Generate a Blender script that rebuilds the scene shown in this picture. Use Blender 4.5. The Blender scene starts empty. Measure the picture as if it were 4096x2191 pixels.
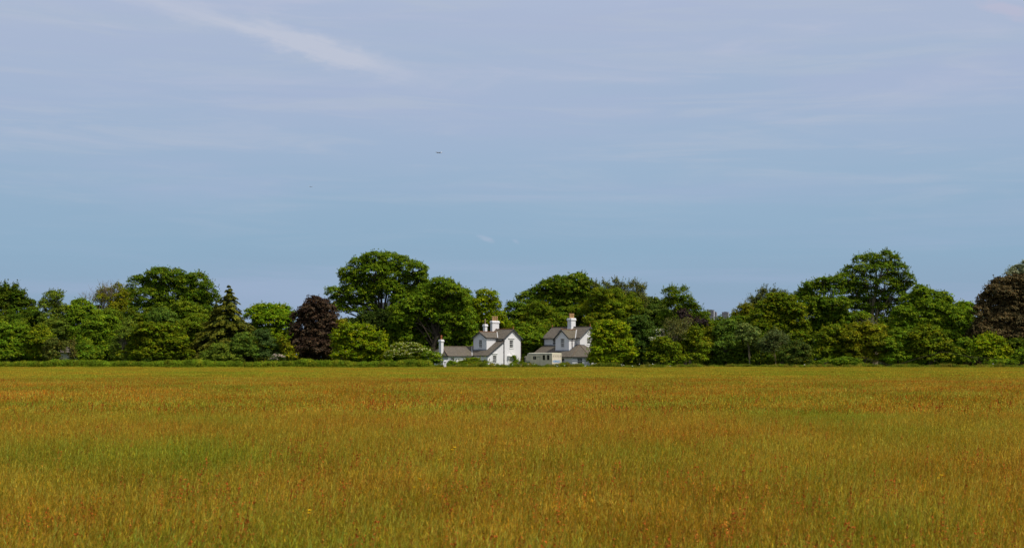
import bpy, bmesh, math, random
import numpy as np
from mathutils import Vector, Matrix
from mathutils.geometry import tessellate_polygon

R = math.radians
S = bpy.context.scene
COL = S.collection

# ------------------------------------------------------------------ camera
F_PX = 5627.0                      # focal length in pixels of the 4096 wide photograph
HOR = 1436.0                       # row of the horizon
EYE = 2.0
PITCH = math.atan((HOR - 1095.5) / F_PX)
cd = bpy.data.cameras.new('camera')
cam = bpy.data.objects.new('camera', cd)
COL.objects.link(cam)
cam.location = (0, 0, EYE)
cam.rotation_euler = (R(90) + PITCH, 0, 0)
cd.sensor_width = 36.0
cd.lens = 36.0 * F_PX / 4096.0
cd.clip_start = 0.1
cd.clip_end = 60000
cd.dof.use_dof = True
cd.dof.focus_distance = 235.0
cd.dof.aperture_fstop = 5.0
S.camera = cam

# ------------------------------------------------------------------ light
SUN_EL = 53.0
SUN_AZ = 55.0          # degrees to the right of the direction that points back at the camera
az = R(SUN_AZ)
sun_dir = Vector((math.sin(az) * math.cos(R(SUN_EL)), -math.cos(az) * math.cos(R(SUN_EL)), math.sin(R(SUN_EL))))
sd = bpy.data.lights.new('sun', 'SUN')
sd.energy = 3.6
sd.angle = R(0.6)
sd.color = (1.0, 0.955, 0.88)
sun = bpy.data.objects.new('sun', sd)
COL.objects.link(sun)
sun.rotation_euler = (-sun_dir).to_track_quat('-Z', 'Y').to_euler()

W = bpy.data.worlds.new('World')
S.world = W
W.use_nodes = True
S.view_settings.view_transform = 'Standard'
S.view_settings.look = 'None'
S.view_settings.exposure = 0.0
S.view_settings.gamma = 1.0


class NT:
    """small helper to write node trees"""
    def __init__(self, tree):
        self.t = tree
        self.n = tree.nodes
        self.l = tree.links

    def new(self, typ, **kw):
        n = self.n.new(typ)
        for k, v in kw.items():
            setattr(n, k, v)
        return n

    def put(self, sock, v):
        if isinstance(v, bpy.types.NodeSocket):
            self.l.new(v, sock)
        elif v is not None:
            sock.default_value = v

    def math(self, op, a, b=None, c=None, clamp=False):
        n = self.new('ShaderNodeMath', operation=op)
        n.use_clamp = clamp
        self.put(n.inputs[0], a)
        if b is not None: self.put(n.inputs[1], b)
        if c is not None: self.put(n.inputs[2], c)
        return n.outputs[0]

    def mix(self, f, a, b, blend='MIX'):
        n = self.new('ShaderNodeMix', data_type='RGBA', blend_type=blend)
        self.put(n.inputs[0], f)
        self.put(n.inputs[6], a if not isinstance(a, tuple) else tuple(a[:3]) + (1,))
        self.put(n.inputs[7], b if not isinstance(b, tuple) else tuple(b[:3]) + (1,))
        return n.outputs[2]

    def noise(self, vec, scale=1.0, detail=3.0, rough=0.5, dist=0.0):
        n = self.new('ShaderNodeTexNoise')
        if vec is not None: self.l.new(vec, n.inputs['Vector'])
        n.inputs['Scale'].default_value = scale
        n.inputs['Detail'].default_value = detail
        n.inputs['Roughness'].default_value = rough
        n.inputs['Distortion'].default_value = dist
        return n.outputs['Fac']

    def ramp(self, f, stops, interp='LINEAR'):
        n = self.new('ShaderNodeValToRGB')
        n.color_ramp.interpolation = interp
        e = n.color_ramp.elements
        while len(e) < len(stops): e.new(0.5)
        for i, (p, c) in enumerate(stops):
            e[i].position = p
            e[i].color = tuple(c[:3]) + (1,) if not isinstance(c, (int, float)) else (c, c, c, 1)
        self.l.new(f, n.inputs[0])
        return n.outputs[0]

    def smooth(self, v, a, b):
        n = self.new('ShaderNodeMapRange', interpolation_type='SMOOTHSTEP')
        self.put(n.inputs[0], v)
        n.inputs[1].default_value = a
        n.inputs[2].default_value = b
        return n.outputs[0]

    def vec(self, x, y, z=0.0):
        n = self.new('ShaderNodeCombineXYZ')
        self.put(n.inputs[0], x); self.put(n.inputs[1], y); self.put(n.inputs[2], z)
        return n.outputs[0]


def build_world():
    w = NT(W.node_tree)
    w.n.clear()
    out = w.new('ShaderNodeOutputWorld')
    bg = w.new('ShaderNodeBackground')
    w.l.new(bg.outputs[0], out.inputs[0])
    sky = w.new('ShaderNodeTexSky', sky_type='NISHITA')
    sky.sun_disc = False
    sky.sun_elevation = R(SUN_EL)
    sky.sun_rotation = math.atan2(sun_dir.x, sun_dir.y)
    sky.air_density = 1.0
    sky.dust_density = 2.0
    tc = w.new('ShaderNodeTexCoord')
    sp = w.new('ShaderNodeSeparateXYZ')
    w.l.new(tc.outputs['Generated'], sp.inputs[0])
    x, y, z = sp.outputs
    # bearing (radians right of north) and tangent of elevation of the direction looked at
    be = w.math('ARCTAN2', x, y)
    hl = w.math('SQRT', w.math('ADD', w.math('MULTIPLY', x, x), w.math('MULTIPLY', y, y)))
    el = w.math('DIVIDE', z, w.math('MAXIMUM', hl, 0.001))
    # thin high cloud veil: colour goes from grey blue low down to lilac grey higher up
    warp = w.noise(w.vec(w.math('MULTIPLY', be, 3.0), w.math('MULTIPLY', el, 10.0)), 1.0, 4.0)
    el2 = w.math('ADD', el, w.math('MULTIPLY', w.math('SUBTRACT', warp, 0.5), 0.05))
    base = w.ramp(w.math('MULTIPLY', el2, 2.5), [
        (0.00, (0.268, 0.355, 0.49)), (0.12, (0.262, 0.378, 0.515)), (0.20, (0.262, 0.402, 0.545)),
        (0.28, (0.288, 0.420, 0.570)), (0.37, (0.332, 0.438, 0.600)), (0.47, (0.360, 0.450, 0.612)), (0.60, (0.388, 0.462, 0.620)),
        (0.80, (0.43, 0.50, 0.67)), (1.0, (0.50, 0.56, 0.72))])
    # lilac and teal bands stretched along the horizon
    bv = w.vec(w.math('MULTIPLY', be, 2.2), w.math('MULTIPLY', el, 26.0), 3.3)
    b1 = w.noise(bv, 1.0, 5.0, 0.55, 0.4)
    c1 = w.mix(w.math('MULTIPLY', w.smooth(b1, 0.46, 0.70), 0.42), base, (0.380, 0.442, 0.622))
    bv2 = w.vec(w.math('MULTIPLY', be, 3.1), w.math('MULTIPLY', el, 17.0), 9.1)
    b2 = w.noise(bv2, 1.0, 4.0, 0.5, 0.3)
    c2 = w.mix(w.math('MULTIPLY', w.smooth(b2, 0.48, 0.72), 0.30), c1, (0.300, 0.440, 0.585))
    b3 = w.noise(w.vec(w.math('ADD', w.math('MULTIPLY', be, 7.0), w.math('MULTIPLY', el, 12.0)), w.math('MULTIPLY', el, 75.0), 21.0), 1.0, 6.0, 0.62, 0.6)
    c2 = w.mix(w.math('MULTIPLY', w.math('MULTIPLY', w.smooth(b3, 0.45, 0.75), w.smooth(el, 0.05, 0.18)), 0.60), c2, (0.425, 0.490, 0.605))
    # long cirrus streak coming down from the upper left
    sl = -0.262
    n1 = w.noise(w.vec(w.math('MULTIPLY', be, 22.0), w.math('MULTIPLY', el, 60.0), 1.0), 1.0, 5.0, 0.6)
    n2 = w.noise(w.vec(w.math('MULTIPLY', be, 70.0), w.math('MULTIPLY', el, 170.0), 5.0), 1.0, 4.0, 0.6)
    line = w.math('SUBTRACT', el, w.math('ADD', w.math('MULTIPLY', be, sl), 0.1842))
    line = w.math('ADD', line, w.math('MULTIPLY', w.math('SUBTRACT', n1, 0.5), 0.024))
    line = w.math('ADD', line, w.math('MULTIPLY', w.math('SUBTRACT', n2, 0.5), 0.011))
    prof_a = w.smooth(w.math('ABSOLUTE', line), 0.0135, 0.0)
    taper = w.math('MULTIPLY', w.smooth(be, -0.035, -0.115), w.smooth(be, -0.36, -0.26))
    st = w.math('MULTIPLY', prof_a, taper)
    bump = w.math('MULTIPLY', w.smooth(w.math('ABSOLUTE', w.math('ADD', be, 0.172)), 0.03, 0.0),
                  w.smooth(w.math('ABSOLUTE', w.math('SUBTRACT', line, 0.006)), 0.011, 0.0))
    st = w.math('MAXIMUM', st, w.math('MULTIPLY', bump, 0.8))
    n4 = w.noise(w.vec(w.math('ADD', w.math('MULTIPLY', be, 14.0), w.math('MULTIPLY', el, 40.0)), w.math('MULTIPLY', w.math('SUBTRACT', el, w.math('MULTIPLY', be, sl)), 150.0), 2.0), 1.0, 5.0, 0.65)
    along = w.math('ADD', 0.72, w.math('MULTIPLY', w.smooth(w.math('ABSOLUTE', w.math('ADD', be, 0.150)), 0.075, 0.0), 0.75))
    st = w.math('MULTIPLY', w.math('MULTIPLY', st, along), w.math('ADD', 0.15, w.math('MULTIPLY', n4, 1.5)), clamp=True)
    c3 = w.mix(w.math('MULTIPLY', st, 0.80, clamp=True), c2, (0.510, 0.545, 0.650))
    # general faint wisps high up
    wv = w.vec(w.math('ADD', w.math('MULTIPLY', be, 6.0), w.math('MULTIPLY', el, 9.0)), w.math('MULTIPLY', el, 42.0), 12.0)
    wf = w.noise(wv, 1.0, 6.0, 0.6, 0.5)
    wf = w.math('MULTIPLY', w.smooth(wf, 0.50, 0.78), w.smooth(el, 0.10, 0.24))
    c4 = w.mix(w.math('MULTIPLY', wf, 0.75), c3, (0.455, 0.500, 0.635))

    # three small separate cloud scraps
    def puff(cb, ce, rb, re_, amt, col, cin):
        db = w.math('DIVIDE', w.math('SUBTRACT', be, cb), rb)
        de = w.math('DIVIDE', w.math('ADD', w.math('SUBTRACT', el, ce), w.math('MULTIPLY', w.math('SUBTRACT', be, cb), 0.35)), re_)
        d = w.math('SQRT', w.math('ADD', w.math('MULTIPLY', db, db), w.math('MULTIPLY', de, de)))
        d = w.math('ADD', d, w.math('MULTIPLY', w.math('SUBTRACT', n2, 0.5), 1.6))
        return w.mix(w.math('MULTIPLY', w.smooth(d, 1.0, 0.1), amt), cin, col)
    c5 = puff(-0.0185, 0.0855, 0.0085, 0.0028, 0.38, (0.44, 0.49, 0.62), c4)
    c5 = puff(0.0025, 0.0838, 0.0040, 0.0022, 0.28, (0.42, 0.48, 0.62), c5)
    c5 = puff(0.345, 0.235, 0.030, 0.0075, 0.4, (0.53, 0.49, 0.60), c5)
    # the open sky above the veil
    ns = w.new('ShaderNodeVectorMath', operation='SCALE')
    w.l.new(sky.outputs[0], ns.inputs[0])
    ns.inputs['Scale'].default_value = 0.115
    # unseen bright cloud added overhead to lift the ambient light on shaded walls
    ovn = w.noise(w.vec(w.math('DIVIDE', x, w.math('MAXIMUM', z, 0.12)), w.math('DIVIDE', y, w.math('MAXIMUM', z, 0.12))), 1.3, 5.0, 0.6, 0.4)
    over = w.mix(w.smooth(ovn, 0.40, 0.70), ns.outputs[0], (0.95, 0.97, 1.02))
    c6 = w.mix(w.smooth(el, 0.27, 0.70), c5, over)
    w.l.new(c6, bg.inputs[0])
    bg.inputs[1].default_value = 1.04


build_world()

# ------------------------------------------------------------------ helpers
CP, SP = math.cos(PITCH), math.sin(PITCH)


def at(px, py, Y):
    """point of the scene seen at photo pixel (px, py), Y metres in front of the camera"""
    xc = (px - 2048.0) / F_PX
    yc = (1095.5 - py) / F_PX
    t = Y / (CP - yc * SP)
    return Vector((t * xc, Y, EYE + t * (SP + yc * CP)))


def mpp(Y):
    return Y / F_PX


MATS = {}


def mat(name, color, rough=0.8, spec=0.3, var=0.0, vscale=2.0, metal=0.0, bump=0.0, bscale=20.0, dark=None):
    if name in MATS: return MATS[name]
    m = bpy.data.materials.new(name)
    m.use_nodes = True
    t = NT(m.node_tree)
    p = m.node_tree.nodes['Principled BSDF']
    p.inputs['Roughness'].default_value = rough
    p.inputs['Specular IOR Level'].default_value = spec
    p.inputs['Metallic'].default_value = metal
    tc = t.new('ShaderNodeTexCoord')
    if var > 0:
        f = t.noise(tc.outputs['Object'], vscale, 5.0, 0.65)
        a = tuple(c * (1 - var) for c in color)
        b = tuple(min(1.0, c * (1 + var)) for c in color)
        if dark is not None: a = dark
        c = t.mix(t.smooth(f, 0.3, 0.7), a, b)
        t.l.new(c, p.inputs['Base Color'])
    else:
        p.inputs['Base Color'].default_value = tuple(color[:3]) + (1,)
    if bump > 0:
        bn = t.new('ShaderNodeBump')
        bn.inputs['Strength'].default_value = bump
        bn.inputs['Distance'].default_value = 0.02
        t.l.new(t.noise(tc.outputs['Object'], bscale, 4.0), bn.inputs['Height'])
        t.l.new(bn.outputs[0], p.inputs['Normal'])
    MATS[name] = m
    return m


def render_mat(name, col):
    """painted render: white with rain streaks and a mossy, dirty foot"""
    m = bpy.data.materials.new(name)
    m.use_nodes = True
    t = NT(m.node_tree)
    p = m.node_tree.nodes['Principled BSDF']
    p.inputs['Roughness'].default_value = 0.85
    p.inputs['Specular IOR Level'].default_value = 0.2
    tc = t.new('ShaderNodeTexCoord')
    mp = t.new('ShaderNodeMapping')
    mp.inputs['Scale'].default_value = (5.0, 5.0, 0.35)
    t.l.new(tc.outputs['Object'], mp.inputs[0])
    streak = t.noise(mp.outputs[0], 1.0, 5.0, 0.6)
    patch = t.noise(tc.outputs['Object'], 0.9, 5.0, 0.6)
    c = t.mix(t.math('MULTIPLY', t.smooth(streak, 0.50, 0.75), 0.22), col, tuple(x * 0.72 for x in col))
    c = t.mix(t.math('MULTIPLY', t.smooth(patch, 0.5, 0.72), 0.22), c, (col[0] * 0.86, col[1] * 0.84, col[2] * 0.78))
    t.l.new(c, p.inputs['Base Color'])
    bn = t.new('ShaderNodeBump')
    bn.inputs['Strength'].default_value = 0.25
    bn.inputs['Distance'].default_value = 0.02
    t.l.new(t.noise(tc.outputs['Object'], 9.0, 5.0, 0.7), bn.inputs['Height'])
    t.l.new(bn.outputs[0], p.inputs['Normal'])
    MATS[name] = m
    return m


def slate_mat(name, c1, c2, moss):
    m = bpy.data.materials.new(name)
    m.use_nodes = True
    t = NT(m.node_tree)
    p = m.node_tree.nodes['Principled BSDF']
    p.inputs['Roughness'].default_value = 0.75
    p.inputs['Specular IOR Level'].default_value = 0.25
    uv = t.new('ShaderNodeUVMap')
    br = t.new('ShaderNodeTexBrick')
    br.offset = 0.5
    t.l.new(uv.outputs[0], br.inputs['Vector'])
    br.inputs['Color1'].default_value = c1 + (1,)
    br.inputs['Color2'].default_value = c2 + (1,)
    br.inputs['Mortar'].default_value = tuple(x * 0.35 for x in c1) + (1,)
    br.inputs['Scale'].default_value = 1.0
    br.inputs['Mortar Size'].default_value = 0.014
    br.inputs['Brick Width'].default_value = 0.30
    br.inputs['Row Height'].default_value = 0.24
    tc = t.new('ShaderNodeTexCoord')
    f = t.noise(tc.outputs['Object'], 1.1, 6.0, 0.7)
    f2 = t.noise(tc.outputs['Object'], 7.0, 4.0, 0.7)
    c = t.mix(t.math('MULTIPLY', t.smooth(f2, 0.45, 0.68), 0.45), br.outputs[0], tuple(x * 1.55 for x in c2))
    c = t.mix(t.math('MULTIPLY', t.smooth(f, 0.52, 0.72), moss), c, (0.15, 0.125, 0.045))
    t.l.new(c, p.inputs['Base Color'])
    bn = t.new('ShaderNodeBump')
    bn.inputs['Strength'].default_value = 0.6
    bn.inputs['Distance'].default_value = 0.03
    t.l.new(br.outputs['Fac'], bn.inputs['Height'])
    bn.invert = True
    t.l.new(bn.outputs[0], p.inputs['Normal'])
    MATS[name] = m
    return m


def brick_mat(name, c1, c2, mortar):
    m = bpy.data.materials.new(name)
    m.use_nodes = True
    t = NT(m.node_tree)
    p = m.node_tree.nodes['Principled BSDF']
    p.inputs['Roughness'].default_value = 0.9
    tc = t.new('ShaderNodeTexCoord')
    mp = t.new('ShaderNodeMapping')
    mp.inputs['Rotation'].default_value = (R(90), 0, 0)
    t.l.new(tc.outputs['Object'], mp.inputs[0])
    br = t.new('ShaderNodeTexBrick')
    t.l.new(mp.outputs[0], br.inputs['Vector'])
    br.inputs['Color1'].default_value = c1 + (1,)
    br.inputs['Color2'].default_value = c2 + (1,)
    br.inputs['Mortar'].default_value = mortar + (1,)
    br.inputs['Scale'].default_value = 1.0
    br.inputs['Mortar Size'].default_value = 0.012
    br.inputs['Brick Width'].default_value = 0.225
    br.inputs['Row Height'].default_value = 0.075
    f = t.noise(tc.outputs['Object'], 3.0, 5.0, 0.7)
    c = t.mix(t.math('MULTIPLY', t.smooth(f, 0.4, 0.7), 0.6), br.outputs[0], tuple(x * 1.1 for x in mortar))
    t.l.new(c, p.inputs['Base Color'])
    MATS[name] = m
    return m


def foliage_mat(name, trans=0.35, rough=0.65, spec=0.07, patch=0.0, patch_cols=None, pscale=0.05):
    """colour comes from the 'leafcol' attribute of each leaf; part of the light passes through"""
    if name in MATS: return MATS[name]
    m = bpy.data.materials.new(name)
    m.use_nodes = True
    t = NT(m.node_tree)
    t.n.clear()
    out = t.new('ShaderNodeOutputMaterial')
    at_ = t.new('ShaderNodeAttribute', attribute_name='leafcol')
    colour = at_.outputs['Color']
    if patch > 0:
        g = t.new('ShaderNodeNewGeometry')
        f = t.noise(g.outputs['Position'], pscale, 4.0, 0.6)
        f3 = t.noise(g.outputs['Position'], pscale * 4.3, 3.0, 0.6)
        ff = t.math('ADD', t.math('MULTIPLY', f, 0.5), t.math('MULTIPLY', f3, 0.5))
        tint = t.ramp(ff, patch_cols)
        colour = t.mix(patch, colour, tint, 'MULTIPLY')
    p = t.new('ShaderNodeBsdfPrincipled')
    p.inputs['Roughness'].default_value = rough
    p.inputs['Specular IOR Level'].default_value = spec
    t.l.new(colour, p.inputs['Base Color'])
    tr = t.new('ShaderNodeBsdfTranslucent')
    tcol = t.mix(1.0, colour, (1.25, 1.15, 0.55), 'MULTIPLY')
    t.l.new(tcol, tr.inputs['Color'])
    mx = t.new('ShaderNodeMixShader')
    mx.inputs[0].default_value = trans
    t.l.new(p.outputs[0], mx.inputs[1])
    t.l.new(tr.outputs[0], mx.inputs[2])
    t.l.new(mx.outputs[0], out.inputs[0])
    MATS[name] = m
    return m


def tag(o, label=None, cat=None, group=None, kind=None):
    if label: o['label'] = label
    if cat: o['category'] = cat
    if group: o['group'] = group
    if kind: o['kind'] = kind
    return o


def empty(name, loc=(0, 0, 0), rz=0.0):
    o = bpy.data.objects.new(name, None)
    o.empty_display_size = 0.3
    COL.objects.link(o)
    o.location = loc
    o.rotation_euler = (0, 0, rz)
    return o


def mesh_obj(name, verts, faces, material, parent=None, smooth=False, uvs=None):
    me = bpy.data.meshes.new(name)
    me.from_pydata([tuple(v) for v in verts], [], faces)
    if uvs is not None:
        ul = me.uv_layers.new(name='UVMap')
        k = 0
        for f in faces:
            for vi in f:
                ul.data[k].uv = uvs[vi]
                k += 1
    me.materials.append(material)
    if smooth:
        me.polygons.foreach_set('use_smooth', [True] * len(me.polygons))
    me.update()
    o = bpy.data.objects.new(name, me)
    COL.objects.link(o)
    if parent is not None: o.parent = parent
    return o


class MB:
    """collects shapes that become one mesh"""
    def __init__(self):
        self.v = []; self.f = []; self.uv = []

    def add(self, verts, faces, uvs=None):
        o = len(self.v)
        self.v += [Vector(q) for q in verts]
        self.uv += list(uvs) if uvs else [(0, 0)] * len(verts)
        self.f += [tuple(i + o for i in f) for f in faces]

    def box(self, x0, x1, y0, y1, z0, z1):
        v = [(x0, y0, z0), (x1, y0, z0), (x1, y1, z0), (x0, y1, z0), (x0, y0, z1), (x1, y0, z1), (x1, y1, z1), (x0, y1, z1)]
        self.add(v, [(0, 3, 2, 1), (4, 5, 6, 7), (0, 1, 5, 4), (1, 2, 6, 5), (2, 3, 7, 6), (3, 0, 4, 7)])

    def frustum(self, cx, cy, z0, z1, hx0, hy0, hx1, hy1):
        v = [(cx - hx0, cy - hy0, z0), (cx + hx0, cy - hy0, z0), (cx + hx0, cy + hy0, z0), (cx - hx0, cy + hy0, z0),
             (cx - hx1, cy - hy1, z1), (cx + hx1, cy - hy1, z1), (cx + hx1, cy + hy1, z1), (cx - hx1, cy + hy1, z1)]
        self.add(v, [(0, 3, 2, 1), (4, 5, 6, 7), (0, 1, 5, 4), (1, 2, 6, 5), (2, 3, 7, 6), (3, 0, 4, 7)])

    def lathe(self, cx, cy, prof, n=12):
        """prof: list of (radius, z)"""
        v = []; f = []
        for (r, z) in prof:
            for i in range(n):
                a = 2 * math.pi * i / n
                v.append((cx + r * math.cos(a), cy + r * math.sin(a), z))
        for k in range(len(prof) - 1):
            for i in range(n):
                j = (i + 1) % n
                f.append((k * n + i, k * n + j, (k + 1) * n + j, (k + 1) * n + i))
        f.append(tuple(range(n - 1, -1, -1)))
        f.append(tuple((len(prof) - 1) * n + i for i in range(n)))
        self.add(v, f)

    def tube(self, pts, rad, n=5):
        pts = [Vector(p) for p in pts]
        if not isinstance(rad, (list, tuple)): rad = [rad] * len(pts)
        v = []; f = []
        for i, p in enumerate(pts):
            d = (pts[min(i + 1, len(pts) - 1)] - pts[max(i - 1, 0)]).normalized()
            a = d.orthogonal().normalized() if abs(d.z) > 0.9 else d.cross(Vector((0, 0, 1))).normalized()
            b = d.cross(a).normalized()
            for k in range(n):
                t = 2 * math.pi * k / n
                v.append(p + (a * math.cos(t) + b * math.sin(t)) * rad[i])
        for i in range(len(pts) - 1):
            for k in range(n):
                j = (k + 1) % n
                f.append((i * n + k, i * n + j, (i + 1) * n + j, (i + 1) * n + k))
        f.append(tuple(range(n - 1, -1, -1)))
        f.append(tuple((len(pts) - 1) * n + k for k in range(n)))
        self.add(v, f)

    def bar(self, p, q, w, h, up=Vector((0, 0, 1))):
        """rectangular bar from p to q; w sideways, h along up"""
        p = Vector(p); q = Vector(q)
        d = (q - p).normalized()
        s = d.cross(up).normalized() * (w / 2)
        u = s.cross(d).normalized() * (h / 2)
        v = []
        for c in (p, q):
            v += [c - s - u, c + s - u, c + s + u, c - s + u]
        self.add(v, [(3, 2, 1, 0), (4, 5, 6, 7), (0, 1, 5, 4), (1, 2, 6, 5), (2, 3, 7, 6), (3, 0, 4, 7)])

    def slab(self, poly, thick, uv_along=None):
        """poly: planar polygon wound so that its normal looks outward/up; thickness goes inward"""
        P = [Vector(q) for q in poly]
        n = (P[1] - P[0]).cross(P[2] - P[0]).normalized()
        e = uv_along.normalized() if uv_along is not None else (P[1] - P[0]).normalized()
        g = n.cross(e)
        uv = [((q).dot(e), (q).dot(g)) for q in P]
        k = len(P)
        low = [q - n * thick for q in P]
        faces = [tuple(range(k)), tuple(range(2 * k - 1, k - 1, -1))]
        for i in range(k):
            j = (i + 1) % k
            faces.append((i, i + k, j + k, j))
        self.add(P + low, faces, uv + uv)

    def build(self, name, material, parent=None, smooth=False):
        return mesh_obj(name, self.v, self.f, material, parent, smooth, self.uv)


def fast_quads(name, verts, cols, material, parent=None):
    """verts (n,4,3) array of separate quads, cols (n,3) colour of each"""
    n = len(verts)
    me = bpy.data.meshes.new(name)
    me.vertices.add(n * 4)
    me.vertices.foreach_set('co', np.ascontiguousarray(verts, dtype=np.float32).ravel())
    me.loops.add(n * 4)
    me.loops.foreach_set('vertex_index', np.arange(n * 4, dtype=np.int32))
    me.polygons.add(n)
    me.polygons.foreach_set('loop_start', np.arange(0, n * 4, 4, dtype=np.int32))
    me.polygons.foreach_set('loop_total', np.full(n, 4, dtype=np.int32))
    a = me.attributes.new('leafcol', 'FLOAT_COLOR', 'POINT')
    c4 = np.ones((n, 4, 4), dtype=np.float32)
    c4[:, :, :3] = cols[:, None, :]
    a.data.foreach_set('color', c4.ravel())
    me.materials.append(material)
    me.update(calc_edges=True)
    o = bpy.data.objects.new(name, me)
    COL.objects.link(o)
    if parent is not None: o.parent = parent
    return o


def unit(v):
    return v / np.maximum(np.linalg.norm(v, axis=-1, keepdims=True), 1e-6)


def leaf_quads(rng, c, nrm, size, aspect=0.6):
    """rhombus leaves centred on c facing roughly nrm"""
    n = len(c)
    r = rng.normal(size=(n, 3))
    t = unit(np.cross(nrm, r))
    s = np.cross(nrm, t)
    L = size * rng.uniform(0.7, 1.35, n)
    Wd = L * aspect * rng.uniform(0.8, 1.2, n)
    t = t * (L / 2)[:, None]
    s = s * (Wd / 2)[:, None]
    bend = nrm * (L * 0.12)[:, None]
    return np.stack([c - t, c + s + bend, c + t, c - s + bend], axis=1)


def jitter(rng, col, n, amt=0.18, warm=0.08):
    b = np.exp(rng.normal(0, amt, (n, 1)))
    w = rng.normal(0, warm, n)
    c = np.array(col)[None, :] * b
    c[:, 0] *= (1 + w * 1.6)
    c[:, 2] *= (1 - w)
    return np.clip(c, 0.002, 0.9)


LEAF_TOTAL = [0]


def crown_cloud(rng, lobes, col, leaf=0.30, dens=1.0, sub=0.34, tip=None, tipf=0.0, upb=0.45, clumpvar=0.22,
                flowers=None, spiky=0.0, loose=0.0, sprig=1.0):
    """lobes: (cx,cy,cz, rx,ry,rz). returns quads, colours and clump centres"""
    V = []; C = []; cl = []
    for (cx, cy, cz, rx, ry, rz) in lobes:
        area = 4 * math.pi * ((rx * rz) ** 1.0)
        rsub0 = max(0.35, sub * min(rx, rz) * (0.9 + 0.2 * rng.random()))
        nsub = int(max(7, 1.9 * area / (math.pi * rsub0 ** 2) * 0.62 * (0.8 + 0.4 * rng.random())))
        d = unit(rng.normal(size=(nsub, 3)))
        d[:, 2] = np.where(d[:, 2] < -0.35, -d[:, 2], d[:, 2])
        d[:, 1] = np.where(rng.random(nsub) < 0.25, -np.abs(d[:, 1]), d[:, 1])
        rad = rng.uniform(0.55, 1.0, nsub) ** 0.7
        cc = np.array([cx, cy, cz]) + d * rad[:, None] * np.array([rx, ry, rz]) * (1 - 0.30 * rsub0 / max(rx, rsub0))
        for k in range(nsub):
            rs = rsub0 * rng.uniform(0.55, 1.25)
            fr = 1.0 if d[k, 1] < 0.35 else 0.55
            nl = int(fr * dens * 4.6 * rs * rs / (leaf * leaf * 0.30))
            if nl < 3: continue
            dd = unit(rng.normal(size=(nl, 3)))
            flip = (dd[:, 2] < -0.2) & (rng.random(nl) < 0.75)
            dd[flip, 2] *= -1
            rr = rng.uniform(0.35, 1.08 + loose, nl) ** 0.6
            stretch = np.array([1.12, 1.12, 0.74 + spiky])
            p = cc[k] + dd * rr[:, None] * rs * stretch
            nrm = unit(dd * 0.75 + d[k] * 0.25 + np.array([0, 0, upb]) + rng.normal(0, 0.42, (nl, 3)))
            V.append(leaf_quads(rng, p, nrm, leaf))
            cb = np.array(col) * math.exp(rng.normal(0, clumpvar))
            if tip is not None and rng.random() < tipf:
                cb = np.array(tip) * math.exp(rng.normal(0, 0.15))
            c = jitter(rng, cb, nl)
            if flowers is not None:
                fcol, ff = flowers
                m = (rng.random(nl) < ff) & (dd[:, 2] > 0.1)
                c[m] = np.array(fcol) * rng.uniform(0.75, 1.1, (m.sum(), 1))
            C.append(c)
        cl.append(cc)
        if sprig > 0:
            ns = int(sprig * (6 + 3.2 * (rx + rz)))
            d2 = unit(rng.normal(size=(ns, 3)) * np.array([1, .7, 1]) + np.array([0, -.15, .45]))
            for q in d2:
                o = np.array([cx, cy, cz]) + q * np.array([rx, ry, rz]) * rng.uniform(.86, 1.0)
                ln = rng.uniform(.35, .95) * (1 + spiky)
                dirv = unit(q * .7 + np.array([0, 0, .6]) + rng.normal(0, .25, 3))
                nn = int(rng.uniform(7, 15) * (.30 / leaf) ** 1.5)
                s = rng.uniform(0, 1, nn)
                p = o + dirv * (s * ln)[:, None] + rng.normal(0, .11, (nn, 3)) * (1.25 - s)[:, None]
                V.append(leaf_quads(rng, p, unit(rng.normal(0, .6, (nn, 3)) + q * .6 + np.array([0, 0, .4])), leaf * .82))
                C.append(jitter(rng, np.array(col if rng.random() < .6 else (tip if tip is not None else col)), nn))
    V = np.concatenate(V); C = np.concatenate(C)
    LEAF_TOTAL[0] += len(V)
    return V, C, cl


BARK = None


def branches(mb, rng, base, top, r0, lobes, clumps, nper=3, zig=0.5):
    base = Vector(base); top = Vector(top)
    H = (top - base).length
    pts = []; rad = []
    for i in range(6):
        t = i / 5
        p = base.lerp(top, t)
        p += Vector((rng.normal() * 0.06 * H * t * (1 - t) * 2, rng.normal() * 0.06 * H * t * (1 - t) * 2, 0))
        pts.append(p)
        rad.append(r0 * (1 - 0.55 * t) * (1.35 if i == 0 else 1))
    mb.tube(pts, rad, 8)
    for li, (cx, cy, cz, rx, ry, rz) in enumerate(lobes):
        c = Vector((cx, cy, cz))
        t0 = min(1.0, max(0.35, (c.z - base.z) * 0.55 / max(H, 0.1)))
        s = base.lerp(top, t0)
        t0 = min(.98, max(.3, t0 + rng.uniform(-.22, .12)))
        q5 = t0 * 5; i5 = min(4, int(q5))
        s = pts[i5].lerp(pts[i5 + 1], q5 - i5)
        mid = s.lerp(c, 0.5) + Vector((rng.normal() * 0.4, rng.normal() * 0.4, -0.1 * (c - s).length * 0 + 0.12 * (c - s).length))
        rl = max(0.04, r0 * rng.uniform(.22, .42) * min(1.0, rx / 2.5))
        mb.tube([s, s.lerp(mid, 0.5) + Vector((0, 0, 0.1)), mid, mid.lerp(c, 0.55), c], [rl, rl * 0.85, rl * 0.7, rl * 0.5, rl * 0.32], 5)
        cc = clumps[li]
        idx = rng.permutation(len(cc))[:nper * 2]
        for j in idx:
            q = Vector(cc[j])
            o = mid.lerp(c, rng.uniform(0.2, 1.0))
            m2 = o.lerp(q, 0.5) + Vector((rng.normal() * 0.2, rng.normal() * 0.2, 0.15))
            mb.tube([o, m2, q], [rl * 0.32, rl * 0.22, 0.015], 4)


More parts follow.
